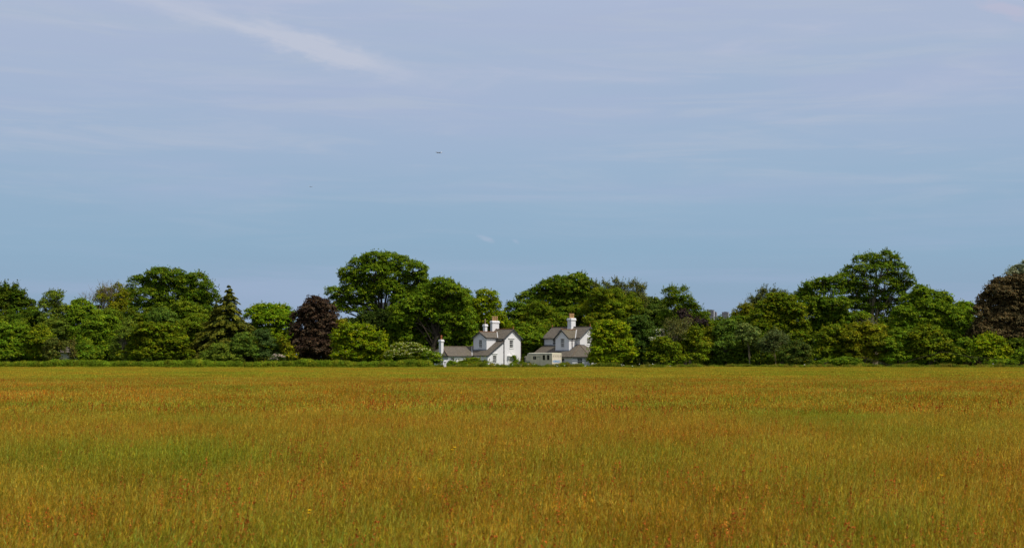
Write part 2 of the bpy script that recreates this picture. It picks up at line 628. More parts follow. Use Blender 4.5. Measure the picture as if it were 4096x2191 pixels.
def bark_mat(name, c):
    return mat(name, c, 0.95, 0.1, 0.35, 3.0, bump=0.6, bscale=6.0)


GREENS = {
    # real leaf colours
    'oak':    ((0.046, 0.084, 0.016), (0.085, 0.12, 0.02)),
    'olive':  ((0.062, 0.094, 0.012), (0.105, 0.125, 0.016)),
    'ash':    ((0.060, 0.105, 0.018), (0.100, 0.145, 0.024)),
    'bright': ((0.075, 0.135, 0.014), (0.115, 0.165, 0.018)),
    'lime':   ((0.092, 0.140, 0.010), (0.145, 0.170, 0.014)),
    'dark':   ((0.034, 0.062, 0.012), (0.06, 0.085, 0.016)),
    'grey':   ((0.066, 0.098, 0.040), (0.10, 0.135, 0.055)),
    'blue':   ((0.050, 0.088, 0.040), (0.08, 0.125, 0.058)),
    'silver': ((0.22, 0.25, 0.13), (0.30, 0.33, 0.20)),
    'copper': ((0.050, 0.029, 0.017), (0.088, 0.056, 0.030)),
    'brown':  ((0.080, 0.056, 0.020), (0.125, 0.092, 0.034)),
    'rust':   ((0.090, 0.110, 0.014), (0.13, 0.13, 0.018)),
    'yellow': ((0.26, 0.24, 0.012), (0.34, 0.29, 0.02)),
    'gold':   ((0.080, 0.096, 0.014), (0.125, 0.125, 0.016)),
}
for _k in ('oak', 'olive', 'ash', 'bright', 'lime', 'dark', 'grey', 'blue', 'gold'):
    GREENS[_k] = tuple((c[0] * 1.84, c[1] * 1.74, c[2] * 0.36) for c in GREENS[_k])
tree_count = [0]
KINDS = {'oak_tree': 'oak trees in the tree line', 'ash_tree': 'ash trees in the tree line', 'lime_tree': 'lime trees in the tree line',
         'elder_tree': 'elder trees in the tree line', 'hawthorn': 'hawthorns along the field edge', 'hazel_bush': 'hazel bushes along the field edge',
         'elder_bush': 'elder bushes along the field edge', 'elderflower_bush': 'elders in flower along the hedge', 'holm_oak': 'dark evergreens behind the ash pair',
         'sycamore_tree': 'sycamores in the tree line', 'hawthorn_tree': 'hawthorn trees in the tree line', 'poplar_tree': 'poplars behind the tree line',
         'laurel_bush': 'laurel bushes in the tree line', 'blackthorn': 'blackthorns at the field edge', 'bramble_bush': 'bramble bushes at the field edge',
         'rose_bush': 'rose bushes by the hedge and cottages', 'dead_shrub': 'bare shrubs in the tree line', 'dead_tree': 'bare twigs by the willow',
         'tower_block': 'far tower blocks', 'white_cottage': 'pair of white cottages', 'picket_fence': 'white picket fences', 'cypress_tree': 'golden conifers',
         'airliner': 'airliners in the sky'}


def tree(name, label, cat, Y, lobes_px, kind='oak', base_px=None, trunk_r=0.25, leaf=0.30, dens=1.0, group=None,
         tipf=0.35, sub=0.34, trans=0.30, flowers=None, trunkcol=(0.045, 0.035, 0.024), depth=1.0, upb=0.45, spiky=0.0,
         loose=0.0, clumpvar=0.22, nper=3, trunk_top=None, spread=1.0, fill=0.5, skirt=None, sprig=1.0):
    """a tree or shrub: trunk (with limbs) + crown of leaves filling lobes given in photo pixels at distance Y"""
    tree_count[0] += 1
    rng = np.random.default_rng(1000 + tree_count[0] * 17)
    col, tip = GREENS[kind] if isinstance(kind, str) else kind
    k = mpp(Y)
    xs = [l[0] for l in lobes_px]
    bx = base_px if base_px is not None else sum(xs) / len(xs)
    base = at(bx, HOR, Y)
    root = empty(name, (base.x, Y, 0))
    lobes = []
    for l in lobes_px:
        px, py, rx, ry = l[:4]
        dy = (l[4] if len(l) > 4 else rng.uniform(-1, 1) * 0.5 * min(rx, ry) * k * 1.6 * spread)
        p = at(px, py, Y + dy)
        g = 1.13 if dens > .8 else 1.06
        lobes.append((p.x - base.x, dy, p.z, rx * k * g, (rx + ry) * 0.5 * k * depth * g, ry * k * g))
    if fill > 0:
        # inner masses that join neighbouring boughs
        extra = []
        for i in range(len(lobes)):
            for j in range(i + 1, len(lobes)):
                a, b = lobes[i], lobes[j]
                dd = math.hypot(a[0] - b[0], a[2] - b[2])
                if dd < 0.95 * (a[3] + b[3]) and rng.random() < fill:
                    r = 0.36 * (a[3] + b[3]); r2 = 0.36 * (a[5] + b[5])
                    extra.append(((a[0] + b[0]) / 2, (a[1] + b[1]) / 2 + 0.35 * r, (a[2] + b[2]) / 2, r, r, r2))
        lobes_all = lobes + extra
    else:
        lobes_all = list(lobes)
    if skirt is None: skirt = cat == 'tree'
    if skirt:
        # leafy growth round the foot
        x0 = min(l[0] - l[3] * .6 for l in lobes); x1 = max(l[0] + l[3] * .6 for l in lobes)
        low = np.percentile([l[2] - l[5] * .6 for l in lobes], 25)
        z = 1.0
        while z < low:
            x = x0 + rng.uniform(0, 1)
            while x < x1:
                r = rng.uniform(1.1, 1.6)
                lobes_all.append((x, rng.uniform(.2, 2.4), z + rng.uniform(-.3, .3), r, r, r))
                x += r * 1.5
            z += 1.7
    V, C, cl = crown_cloud(rng, lobes_all, col, leaf, dens, sub, tip, tipf, upb, clumpvar, flowers, spiky, loose, sprig)
    m = V[:, :, 2].min(axis=1) > 0.02
    V = V[m]; C = C[m]
    zc = [l[2] for l in lobes]
    zt = trunk_top if trunk_top is not None else max(0.6, min(zc) * 0.4 + max(zc) * 0.45)
    wx = np.average([l[0] for l in lobes])
    mb = MB()
    branches(mb, rng, (0, 0, -0.05), (wx * 0.4, 0, zt), trunk_r, lobes, cl, nper)
    mb.build('trunk' if cat != 'shrub' else 'stem', bark_mat('bark_%d' % (hash(trunkcol) % 97), trunkcol), root)
    fast_quads('crown' if cat != 'shrub' else 'foliage', V, C, foliage_mat('leaves_%02d' % int(trans * 100), trans), root)
    tag(root, label, cat, group or KINDS.get(name))
    return root

# ------------------------------------------------------------------ ground
gm = bpy.data.materials.new('ground_soil')
gm.use_nodes = True
_t = NT(gm.node_tree)
_p = gm.node_tree.nodes['Principled BSDF']
_p.inputs['Roughness'].default_value = 1.0
_p.inputs['Specular IOR Level'].default_value = 0.1
_tc = _t.new('ShaderNodeNewGeometry')
_f = _t.noise(_tc.outputs['Position'], 0.6, 6.0, 0.7)
_t.l.new(_t.mix(_f, (0.045, 0.050, 0.012), (0.10, 0.085, 0.03)), _p.inputs['Base Color'])
nseg = 96
gv = [(0, 0, 0)] + [(30000 * math.cos(2 * math.pi * i / nseg), 30000 * math.sin(2 * math.pi * i / nseg), 0) for i in range(nseg)]
g = mesh_obj('ground', gv, [(0, i + 1, (i + 1) % nseg + 1) for i in range(nseg)], gm)
g['kind'] = 'structure'

# lawn / garden ground behind the field edge
lm = mat('garden_turf', (0.060, 0.095, 0.018), 1.0, 0.1, 0.3, 0.8)
g = mesh_obj('garden_ground', [(-110, 231, .004), (110, 231, .004), (110, 262, .004), (-110, 262, .004)], [(0, 1, 2, 3)], lm)
g['kind'] = 'structure'

# ------------------------------------------------------------------ houses
WHITE = render_mat('white_render', (0.69, 0.675, 0.66))
TRIM = mat('white_paint', (0.70, 0.69, 0.65), 0.5, 0.4, 0.06, 3.0)
GLASS = mat('window_glass', (0.015, 0.013, 0.014), 0.08, 0.6)
CURTAIN = mat('net_curtain', (0.30, 0.29, 0.27), 0.9, 0.1, 0.15, 6.0)
SLATE = slate_mat('slate', (0.098, 0.082, 0.062), (0.145, 0.120, 0.090), 0.40)
SLATE_MOSS = slate_mat('mossy_slate', (0.095, 0.080, 0.055), (0.145, 0.120, 0.080), 0.85)
LEAD = mat('lead_flashing', (0.22, 0.25, 0.29), 0.6, 0.4, 0.2, 4.0)
FASCIA = mat('dark_fascia', (0.045, 0.046, 0.048), 0.6, 0.3, 0.2, 4.0)
PIPE = mat('downpipe_paint', (0.035, 0.015, 0.018), 0.45, 0.4, 0.2, 5.0)
TERRA = mat('terracotta', (0.33, 0.105, 0.04), 0.85, 0.2, 0.25, 7.0)
BUFF = mat('buff_clay', (0.42, 0.255, 0.115), 0.8, 0.2, 0.22, 7.0)
STONEPOT = mat('weathered_clay', (0.24, 0.17, 0.10), 0.9, 0.2, 0.3, 7.0)
RIDGE = mat('ridge_tile', (0.26, 0.125, 0.06), 0.9, 0.2, 0.4, 3.0)
RIDGE_GREY = mat('grey_ridge_tile', (0.15, 0.115, 0.08), 0.9, 0.2, 0.3, 3.0)
CEMENT = mat('lime_valley', (0.45, 0.44, 0.42), 0.9, 0.1, 0.15, 5.0)


def Lc(a, b, z):
    return Vector((a, -b, z))


class Wall:
    """vertical wall plane starting at (a,b) and running along (da,db); outward side is on the right of travel
    in the (a,-b) local frame; windows are real openings"""
    def __init__(self, a, b, da, db):
        self.o = Vector((a, -b, 0)); self.d = Vector((da, -db, 0)).normalized()
        self.n = Vector((self.d.y, -self.d.x, 0))      # to the right of travel

    def P(self, s, z, out=0.0):
        return self.o + self.d * s + self.n * out + Vector((0, 0, z))

    def face(self, mb, outline, holes=(), reveal=0.13):
        loops = [[Vector((s, z, 0)) for s, z in outline]]
        for (s0, s1, z0, z1) in holes:
            loops.append([Vector((s0, z0, 0)), Vector((s0, z1, 0)), Vector((s1, z1, 0)), Vector((s1, z0, 0))])
        tris = tessellate_polygon(loops)
        flat = [q for l in loops for q in l]
        V = [self.P(q.x, q.y) for q in flat]
        F = []
        for t in tris:
            a, b, c = (flat[i] for i in t)
            cr = (b.x - a.x) * (c.y - a.y) - (b.y - a.y) * (c.x - a.x)
            F.append(tuple(t) if cr > 0 else (t[0], t[2], t[1]))
        mb.add(V, F)
        for (s0, s1, z0, z1) in holes:
            q = [(s0, z0), (s1, z0), (s1, z1), (s0, z1)]
            for i in range(4):
                p, r = q[i], q[(i + 1) % 4]
                mb.add([self.P(*p), self.P(*r), self.P(*r, -reveal), self.P(*p, -reveal)], [(0, 1, 2, 3)])

    def bx(self, mb, s0, s1, z0, z1, o0, o1):
        v = [self.P(s0, z0, o0), self.P(s1, z0, o0), self.P(s1, z0, o1), self.P(s0, z0, o1),
             self.P(s0, z1, o0), self.P(s1, z1, o0), self.P(s1, z1, o1), self.P(s0, z1, o1)]
        mb.add(v, [(0, 1, 2, 3), (7, 6, 5, 4), (0, 4, 5, 1), (1, 5, 6, 2), (2, 6, 7, 3), (3, 7, 4, 0)])

    def window(self, parent, s0, s1, z0, z1, nx=3, ny=4, surround=True, curtain=False, label=None, bars=0.024):
        m = MB()
        fw = 0.065
        self.bx(m, s0, s0 + fw, z0, z1, -0.12, -0.05)
        self.bx(m, s1 - fw, s1, z0, z1, -0.12, -0.05)
        self.bx(m, s0 + fw, s1 - fw, z0, z0 + fw + .02, -0.118, -0.052)
        self.bx(m, s0 + fw, s1 - fw, z1 - fw, z1, -0.118, -0.052)
        zm = (z0 + z1) / 2
        self.bx(m, s0 + fw, s1 - fw, zm - 0.03, zm + 0.03, -0.112, -0.056)
        for i in range(1, nx):
            s = s0 + fw + (s1 - s0 - 2 * fw) * i / nx
            self.bx(m, s - bars / 2, s + bars / 2, z0 + fw, z1 - fw, -0.105, -0.062)
        for j in range(1, ny):
            if j * 2 == ny: continue
            z = z0 + (z1 - z0) * j / ny
            self.bx(m, s0 + fw, s1 - fw, z - bars / 2, z + bars / 2, -0.108, -0.06)
        w = m.build('window', TRIM, parent)
        if label: w['label'] = label
        p = MB()
        self.bx(p, s0 + .01, s1 - .01, z0 + .01, z1 - .01, -0.128, -0.1085)
        p.build('pane', GLASS, w)
        if curtain:
            c = MB()
            for t in np.linspace(0.08, 0.92, 9):
                s = s0 + (s1 - s0) * t
                if 0.32 < t < 0.68: continue
                self.bx(c, s - 0.035, s + 0.035, z0 + .1, z1 - .07, -0.1075, -0.1062)
            c.build('curtain', CURTAIN, w)
        sl = MB()
        self.bx(sl, s0 - 0.11, s1 + 0.11, z0 - 0.10, z0 - 0.002, -0.10, 0.075)
        sl.build('sill', TRIM, w)
        if surround:
            f = MB()
            self.bx(f, s0 - 0.10, s0 - 0.002, z0, z1 + 0.1, 0.002, 0.028)
            self.bx(f, s1 + 0.002, s1 + 0.10, z0, z1 + 0.1, 0.002, 0.028)
            self.bx(f, s0 - 0.002, s1 + 0.002, z1 + 0.002, z1 + 0.1, 0.002, 0.026)
            f.build('surround', TRIM, w)
        return w

    def hood(self, mb, s0, s1, z):
        self.bx(mb, s0, s1, z, z + 0.06, 0.002, 0.15)
        self.bx(mb, s0 + .05, s1 - .05, z - 0.07, z - 0.001, 0.002, 0.09)
        self.bx(mb, s0 + .08, s1 - .08, z - 0.20, z - 0.071, 0.002, 0.045)


def slab_on(mb, pts, th=0.07):
    q = [Vector((a, -b, z)) for a, b, z in pts]
    n = (q[1] - q[0]).cross(q[2] - q[0])
    if n.z < 0: q.reverse()
    # run the slate courses along the level direction
    n = (q[1] - q[0]).cross(q[2] - q[0]).normalized()
    level = n.cross(Vector((0, 0, 1))).normalized()
    mb.slab(q, th, level)


def bars3(mb, a, b, w, h):
    mb.bar(Vector((a[0], -a[1], a[2])), Vector((b[0], -b[1], b[2])), w, h)


def ridge_line(mb, a, b, w=0.22, bumps=0.0):
    A = Vector((a[0], -a[1], a[2])); B = Vector((b[0], -b[1], b[2]))
    n = max(1, int((B - A).length / 0.42))
    for i in range(n):
        p = A.lerp(B, (i + 0.02) / n); q = A.lerp(B, (i + 0.98) / n)
        mb.bar(p, q, w, 0.09)
        if bumps > 0:
            c = A.lerp(B, (i + 0.5) / n)
            mb.bar(c + Vector((0, 0, 0.045)), c + Vector((0.001, 0, 0.045 + bumps)), 0.07, 0.07, Vector((1, 0, 0)))


def finial(parent, a, b, z, s=1.0):
    m = MB()
    m.lathe(a, -b, [(0.09 * s, z), (0.10 * s, z + 0.10 * s), (0.05 * s, z + 0.16 * s), (0.07 * s, z + 0.24 * s),
                    (0.035 * s, z + 0.30 * s), (0.045 * s, z + 0.36 * s), (0.008, z + 0.50 * s)], 8)
    return m.build('finial', TERRA, parent)


def chimney(parent, a, b, z0, z1, ha, hb, pots, potmat, pot_h, axis='b', gap=0.45, kind='plain', r=0.125):
    m = MB()
    H = z1 - z0
    zc = z0 + H * 0.32
    m.box(a - ha, a + ha, -b - hb, -b + hb, z0, zc - 0.10)
    m.frustum(a, -b, zc - 0.10, zc + 0.001, ha, hb, ha - 0.05, hb - 0.05)
    cap = 0.50
    m.box(a - ha + .05, a + ha - .05, -b - hb + .05, -b + hb - .05, zc, z1 - cap)
    m.frustum(a, -b, z1 - cap, z1 - cap + 0.10, ha - .05, hb - .05, ha + 0.05, hb + 0.05)
    m.box(a - ha - .05, a + ha + .05, -b - hb - .05, -b + hb + .05, z1 - cap + 0.10, z1 - 0.18)
    m.frustum(a, -b, z1 - 0.18, z1, ha + 0.03, hb + 0.03, ha - 0.04, hb - 0.04)
    c = m.build('chimney', WHITE, parent)
    for i in range(pots):
        o = (i - (pots - 1) / 2) * gap
        pa, pb = (a, b + o) if axis == 'b' else (a + o, b)
        p = MB()
        rr = r
        if kind == 'slim':
            prof = [(rr * 0.9, z1), (rr * 0.9, z1 + .05), (rr * 0.75, z1 + .1), (rr * 0.7, z1 + pot_h * .55), (rr * 0.95, z1 + pot_h * .6),
                    (rr * 0.95, z1 + pot_h * .72), (rr * .75, z1 + pot_h * .76), (rr * .8, z1 + pot_h * .97), (rr * .4, z1 + pot_h)]
        else:
            prof = [(rr * 1.1, z1), (rr * 1.1, z1 + .06), (rr, z1 + .09), (rr * 0.95, z1 + pot_h * .48), (rr * 1.06, z1 + pot_h * .50),
                    (rr * 1.06, z1 + pot_h * .56), (rr * .95, z1 + pot_h * .60), (rr * 1.12, z1 + pot_h * .84), (rr * 1.18, z1 + pot_h * .95), (rr * .95, z1 + pot_h)]
        p.lathe(pa, -pb, prof, 14)
        p.build('chimney_pot', potmat, c)
    return c


def gutter_pipe(parent, pts, r=0.055):
    m = MB()
    m.tube([Vector((a, -b, z)) for a, b, z in pts], r, 8)
    # collars
    for (a, b, z) in pts[1:-1]:
        m.lathe(a, -b, [(r * 1.4, z - .05), (r * 1.4, z + .05)], 8)
    return m.build('downpipe', PIPE, parent)


def house_root(name, corner_px, Y, L, Wd, label, cat):
    C = at(corner_px, HOR, Y)
    s = math.sqrt(0.5)
    ox = C.x - s * (L - Wd)
    oy = Y + s * (L + Wd)
    r = empty(name, (ox, oy, 0), R(-45))
    tag(r, label, cat, KINDS.get(name))
    return r


# ---- left house -------------------------------------------------
LA, WA = 4.95, 4.19
HA = house_root('white_cottage', 2015.3, 247, LA, WA,
                'white cottage with a long low slate wing on its left and three separate white chimneys', 'house')


def house_a():
    ev, pt = 5.74, 0.73
    ap = ev + WA / 2 * pt
    lt, le, lw = 5.25, 2.72, 3.94
    BB = WA + 2.63           # front of the projecting upper bay
    bay_ap = 5.83 + 1.66 * 0.58
    aw0, aw1, bend = -4.1, 1.15, 13.9
    w = MB()
    # gable wall: runs from b=bottom left corner to b=0 (normal +a)
    G = Wall(LA, WA + lw, 0, -1)
    s_of = lambda b: WA + lw - b
    up = (s_of(2.75), s_of(1.88), 3.97, 5.35)
    lo = (s_of(6.86), s_of(6.00), 1.22, 2.65)
    dr = (s_of(2.88), s_of(1.84), 0.10, 2.16)
    G.face(w, [(0, 0), (s_of(0), 0), (s_of(0), ev), (s_of(WA / 2), ap), (s_of(WA) + .02, ev + .02), (s_of(WA), lt), (0, le)], [up, lo, dr])
    # front of lean-to (normal +b): travel from a=-1.5 to LA
    Fr = Wall(-1.5, WA + lw, 1, 0)
    Fr.face(w, [(0, 0), (LA + 1.5, 0), (LA + 1.5, le), (0, le)])
    # front of main above
    Mf = Wall(0, WA, 1, 0)
    Mf.face(w, [(0, 2.0), (LA, 2.0), (LA, ev), (0, ev)])
    # far end and back
    Fe = Wall(0, 0, 0, 1)
    Fe.face(w, [(0, 0), (WA + lw, 0), (WA + lw, le), (WA, lt), (WA, ev), (WA / 2, ap), (0, ev)])
    Bk = Wall(LA, 0, -1, 0)
    Bk.face(w, [(0, 0), (LA, 0), (LA, ev), (0, ev)])
    # bay: front face, two cheeks
    Bf = Wall(0.0, BB, 1, 0)
    bw = (1.34, 2.13, 4.00, 5.40)
    Bf.face(w, [(0, 3.3), (3.32, 3.3), (3.32, 5.83), (1.66, bay_ap), (0, 5.83)], [bw])
    Bc = Wall(3.32, BB, 0, -1)
    Bc.face(w, [(0, 3.3), (2.63, 3.3), (2.63, 5.83), (0, 5.83)])
    Bd = Wall(0, WA, 0, 1)
    Bd.face(w, [(0, 3.3), (2.63, 3.3), (2.63, 5.83), (0, 5.83)])
    # wing
    Wf = Wall(aw1, bend, 0, -1)
    ww = (0.55, 1.45, 1.15, 2.28)
    Wf.face(w, [(0, 0), (bend - WA - lw, 0), (bend - WA - lw, 2.58), (0, 2.58)], [ww])
    We = Wall(aw0, bend, 1, 0)
    We.face(w, [(0, 0), (aw1 - aw0, 0), (aw1 - aw0, 2.58), (0, 2.58)])
    Wl = Wall(aw0, 5.0, 0, 1)
    Wl.face(w, [(0, 0), (bend - 5.0, 0), (bend - 5.0, 2.58), (0, 2.58)])
    Wb = Wall(aw1, 5.0, -1, 0)
    Wb.face(w, [(0, 0), (aw1 - aw0, 0), (aw1 - aw0, 2.58), (aw1 - aw0 - 2.62, 4.1), (0, 2.58)])
    w.build('wall', WHITE, HA)
    # windows and door
    G.window(HA, *up, 2, 4)
    G.window(HA, *lo, 3, 4)
    Bf.window(HA, *bw, 3, 4, surround=False, bars=0.03)
    Wf.window(HA, *ww, 3, 3, bars=0.035)
    h = MB()
    G.hood(h, up[0] - 0.32, up[1] + 0.32, up[3] + 0.30)
    h.build('window_hood', TRIM, HA)
    h = MB()
    G.hood(h, lo[0] - 0.24, lo[1] + 0.24, lo[3] + 0.30)
    h.build('window_hood', TRIM, HA)
    v = MB()
    Bf.bx(v, 2.38, 2.46, 5.50, 5.60, 0.002, 0.05)
    v.build('vent', FASCIA, HA)
    d = MB()
    G.bx(d, dr[0] + .01, dr[1] - .01, dr[2], dr[3], -0.11, -0.06)
    for i in range(2):
        for (za, zb) in ((0.3, 0.95), (1.1, 1.95)):
            s0 = dr[0] + 0.12 + i * 0.45
            G.bx(d, s0, s0 + 0.33, za, zb, -0.059, -0.04)
    dd = d.build('door', mat('door_paint', (0.55, 0.51, 0.44), 0.5, 0.4, 0.1, 3), HA)
    k = MB()
    G.bx(k, dr[1] - .14, dr[1] - .09, 1.02, 1.07, -0.059, -0.0)
    k.build('handle', mat('brass', (0.5, 0.35, 0.1), 0.35, 0.5, metal=1.0), dd)
    # canopy with scrolled side brackets
    c = MB()
    G.bx(c, dr[0] - 0.50, dr[1] + 0.50, 2.50, 2.60, 0.0, 0.62)
    G.bx(c, dr[0] - 0.44, dr[1] + 0.44, 2.38, 2.498, 0.0, 0.52)
    for s0 in (dr[0] - 0.36, dr[1] + 0.26):
        G.bx(c, s0, s0 + 0.10, 2.05, 2.379, 0.002, 0.40)
        G.bx(c, s0, s0 + 0.10, 1.75, 2.049, 0.002, 0.24)
        G.bx(c, s0, s0 + 0.10, 1.45, 1.749, 0.002, 0.12)
    G.bx(c, dr[0] - 0.22, dr[0] - 0.03, 0.05, 2.379, 0.002, 0.07)
    G.bx(c, dr[1] + 0.03, dr[1] + 0.22, 0.05, 2.379, 0.002, 0.07)
    c.build('door_canopy', TRIM, HA)
    # roofs
    oh = 0.28
    r = MB()
    zr = lambda b: ap - abs(b - WA / 2) * pt + 0.05
    slab_on(r, [(-0.1, WA / 2, zr(WA / 2)), (LA + oh, WA / 2, zr(WA / 2)), (LA + oh, WA + 0.30, zr(WA + 0.30)), (-0.1, WA + 0.30, zr(WA + 0.30))])
    slab_on(r, [(-0.1, WA / 2, zr(WA / 2)), (LA + oh, WA / 2, zr(WA / 2)), (LA + oh, -0.30, zr(-0.30)), (-0.1, -0.30, zr(-0.30))])
    # lean-to (catslide)
    sl = (lt - le) / lw
    zl = lambda b: lt - (b - WA) * sl + 0.05
    b1 = WA + lw + 0.22
    slab_on(r, [(-1.5, WA + .01, zl(WA)), (LA + oh - .05, WA + .01, zl(WA)), (LA + oh - .05, b1, zl(b1)), (-1.5, b1, zl(b1))])
    # bay roof, running back into the main roof
    zb = lambda a: bay_ap - abs(a - 1.66) * 0.58 + 0.05
    back = WA / 2 + (ap + 0.05 - zb(1.66)) / pt
    bo = BB + 0.25
    e0, e1 = -0.22, 3.32 + 0.22
    backe = WA / 2 + (ap + 0.05 - zb(e1)) / pt
    slab_on(r, [(1.66, bo, zb(1.66)), (1.66, back, zb(1.66)), (e1, backe, zb(e1)), (e1, bo, zb(e1))])
    slab_on(r, [(1.66, bo, zb(1.66)), (1.66, back, zb(1.66)), (e0, backe, zb(e0)), (e0, bo, zb(e0))])
    # wing roof, hipped at the near end
    ra = (aw0 + aw1) / 2
    hw = (aw1 - aw0) / 2 + 0.24
    zt = 4.22
    ze = 2.56
    be = bend + 0.24
    slab_on(r, [(ra, 5.0, zt), (ra, 12.95, zt), (ra + hw, be, ze), (ra + hw, 5.0, ze)])
    slab_on(r, [(ra, 5.0, zt), (ra, 12.95, zt), (ra - hw, be, ze), (ra - hw, 5.0, ze)])
    slab_on(r, [(ra, 12.95, zt), (ra + hw, be, ze), (ra - hw, be, ze)])
    roof = r.build('roof', SLATE, HA)
    # ridges, hips
    m = MB()
    ridge_line(m, (0.3, WA / 2, ap + .08), (LA + oh, WA / 2, ap + .08), bumps=0.07)
    m.build('ridge_tiles', RIDGE, roof)
    m = MB()
    ridge_line(m, (1.66, bo, zb(1.66) + .03), (1.66, back, zb(1.66) + .03))
    m.build('ridge_tiles', RIDGE, roof)
    m = MB()
    ridge_line(m, (ra, 5.8, zt + .03), (ra, 12.95, zt + .03))
    m.build('ridge_tiles', RIDGE_GREY, roof)
    m = MB()
    ridge_line(m, (ra, 12.95, zt + .03), (ra + hw, be, ze + .03), 0.16)
    m.build('ridge_tiles', RIDGE_GREY, roof)
    m = MB()
    ridge_line(m, (ra, 12.95, zt + .03), (ra - hw, be, ze + .03), 0.16)
    m.build('ridge_tiles', RIDGE_GREY, roof)
    finial(roof, LA + oh - .06, WA / 2, ap + .1, 1.0)
    finial(roof, 1.66, bo - .06, zb(1.66) + .05, 0.55)
    # bargeboards and gutters
    f = MB()
    ga = LA + oh + 0.02
    bars3(f, (ga, WA / 2, zr(WA / 2) - .14), (ga, WA + .30, zr(WA + .30) - .14), 0.05, 0.20)
    bars3(f, (ga, WA / 2, zr(WA / 2) - .14), (ga, -.30, zr(-.30) - .14), 0.05, 0.20)
    bars3(f, (ga - .05, WA + .02, zl(WA) - .14), (ga - .05, b1, zl(b1) - .14), 0.05, 0.20)
    bars3(f, (1.66, bo + .02, zb(1.66) - .13), (e1, bo + .02, zb(e1) - .13), 0.05, 0.13)
    bars3(f, (1.66, bo + .02, zb(1.66) - .13), (e0, bo + .02, zb(e0) - .13), 0.05, 0.13)
    f.build('bargeboard', FASCIA, roof)
    f = MB()
    bars3(f, (-.1, WA + .34, zr(WA + .3) - .09), (LA + oh, WA + .34, zr(WA + .3) - .09), 0.10, 0.08)
    f.build('gutter', FASCIA, roof)
    f = MB()
    bars3(f, (e1 + .04, bo, zb(e1) - .09), (e1 + .04, backe, zb(e1) - .09), 0.10, 0.07)
    f.build('gutter', FASCIA, roof)
    f = MB()
    bars3(f, (aw1 + .3, b1 + .05, zl(b1) - .09), (LA + oh, b1 + .05, zl(b1) - .09), 0.10, 0.08)
    f.build('gutter', FASCIA, roof)
    f = MB()
    bars3(f, (ra + hw + .05, WA + lw, ze - .09), (ra + hw + .05, be + .05, ze - .09), 0.10, 0.09)
    f.build('gutter', FASCIA, roof)
    f = MB()
    bars3(f, (ra - hw, be + .05, ze - .09), (ra + hw, be + .05, ze - .09), 0.10, 0.09)
    f.build('gutter', FASCIA, roof)
    # pale mortared valleys
    f = MB()
    bars3(f, (1.66 + .1, back + .0, zb(1.66) + .02), (e1, backe + .05, zb(e1) + .03), 0.15, 0.03)
    f.build('valley', CEMENT, roof)
    f = MB()
    # valley between wing roof and catslide
    sw = (zt - ze) / hw
    def vpt(z):
        return (ra + (zt - z) / sw, WA + (zl(WA) - z) / sl, z + .03)
    p0, p1 = vpt(4.15), vpt(2.62)
    bars3(f, p0, p1, 0.15, 0.04)
    f.build('valley', CEMENT, roof)
    f = MB()
    Bf.bx(f, -0.02, 3.36, zl(BB) - .02, zl(BB) + 0.13, 0.003, 0.05)
    f.build('flashing', LEAD, roof)
    # pipes
    gutter_pipe(HA, [(LA - .25, WA + .34, 5.50), (LA + .02, WA + .20, 5.28), (LA + .09, WA + .02, 5.12), (LA + .09, WA + .02, 3.4), (LA + .09, WA + .02, 1.8), (LA + .09, WA + .02, 0.0)], 0.06)
    gutter_pipe(HA, [(LA + .05, -.12, 5.4), (LA + .02, -.09, 5.0), (LA + .02, -.09, 2.6), (LA + .02, -.09, 0.0)], 0.07)
    # chimneys
    chimney(HA, 0.52, 2.10, 5.6, 8.85, 0.30, 0.88, 3, BUFF, 0.80, 'b', 0.50, r=0.16)
    chimney(HA, 0.55, 4.50, 5.6, 8.20, 0.30, 0.33, 1, STONEPOT, 0.95, 'b', 0.5, 'slim', r=0.17)
    chimney(HA, -0.72, 13.85, 0.0, 5.40, 0.34, 0.33, 1, TERRA, 0.75, 'b', 0.5, 'slim', r=0.19)


house_a()

# ---- right house ------------------------------------------------
LB, WB = 8.75, 4.93
HB = house_root('white_cottage', 2320.0, 247, LB, WB,
                'white cottage with a canted slate skirt roof round its ground floor behind the horsebox', 'house')


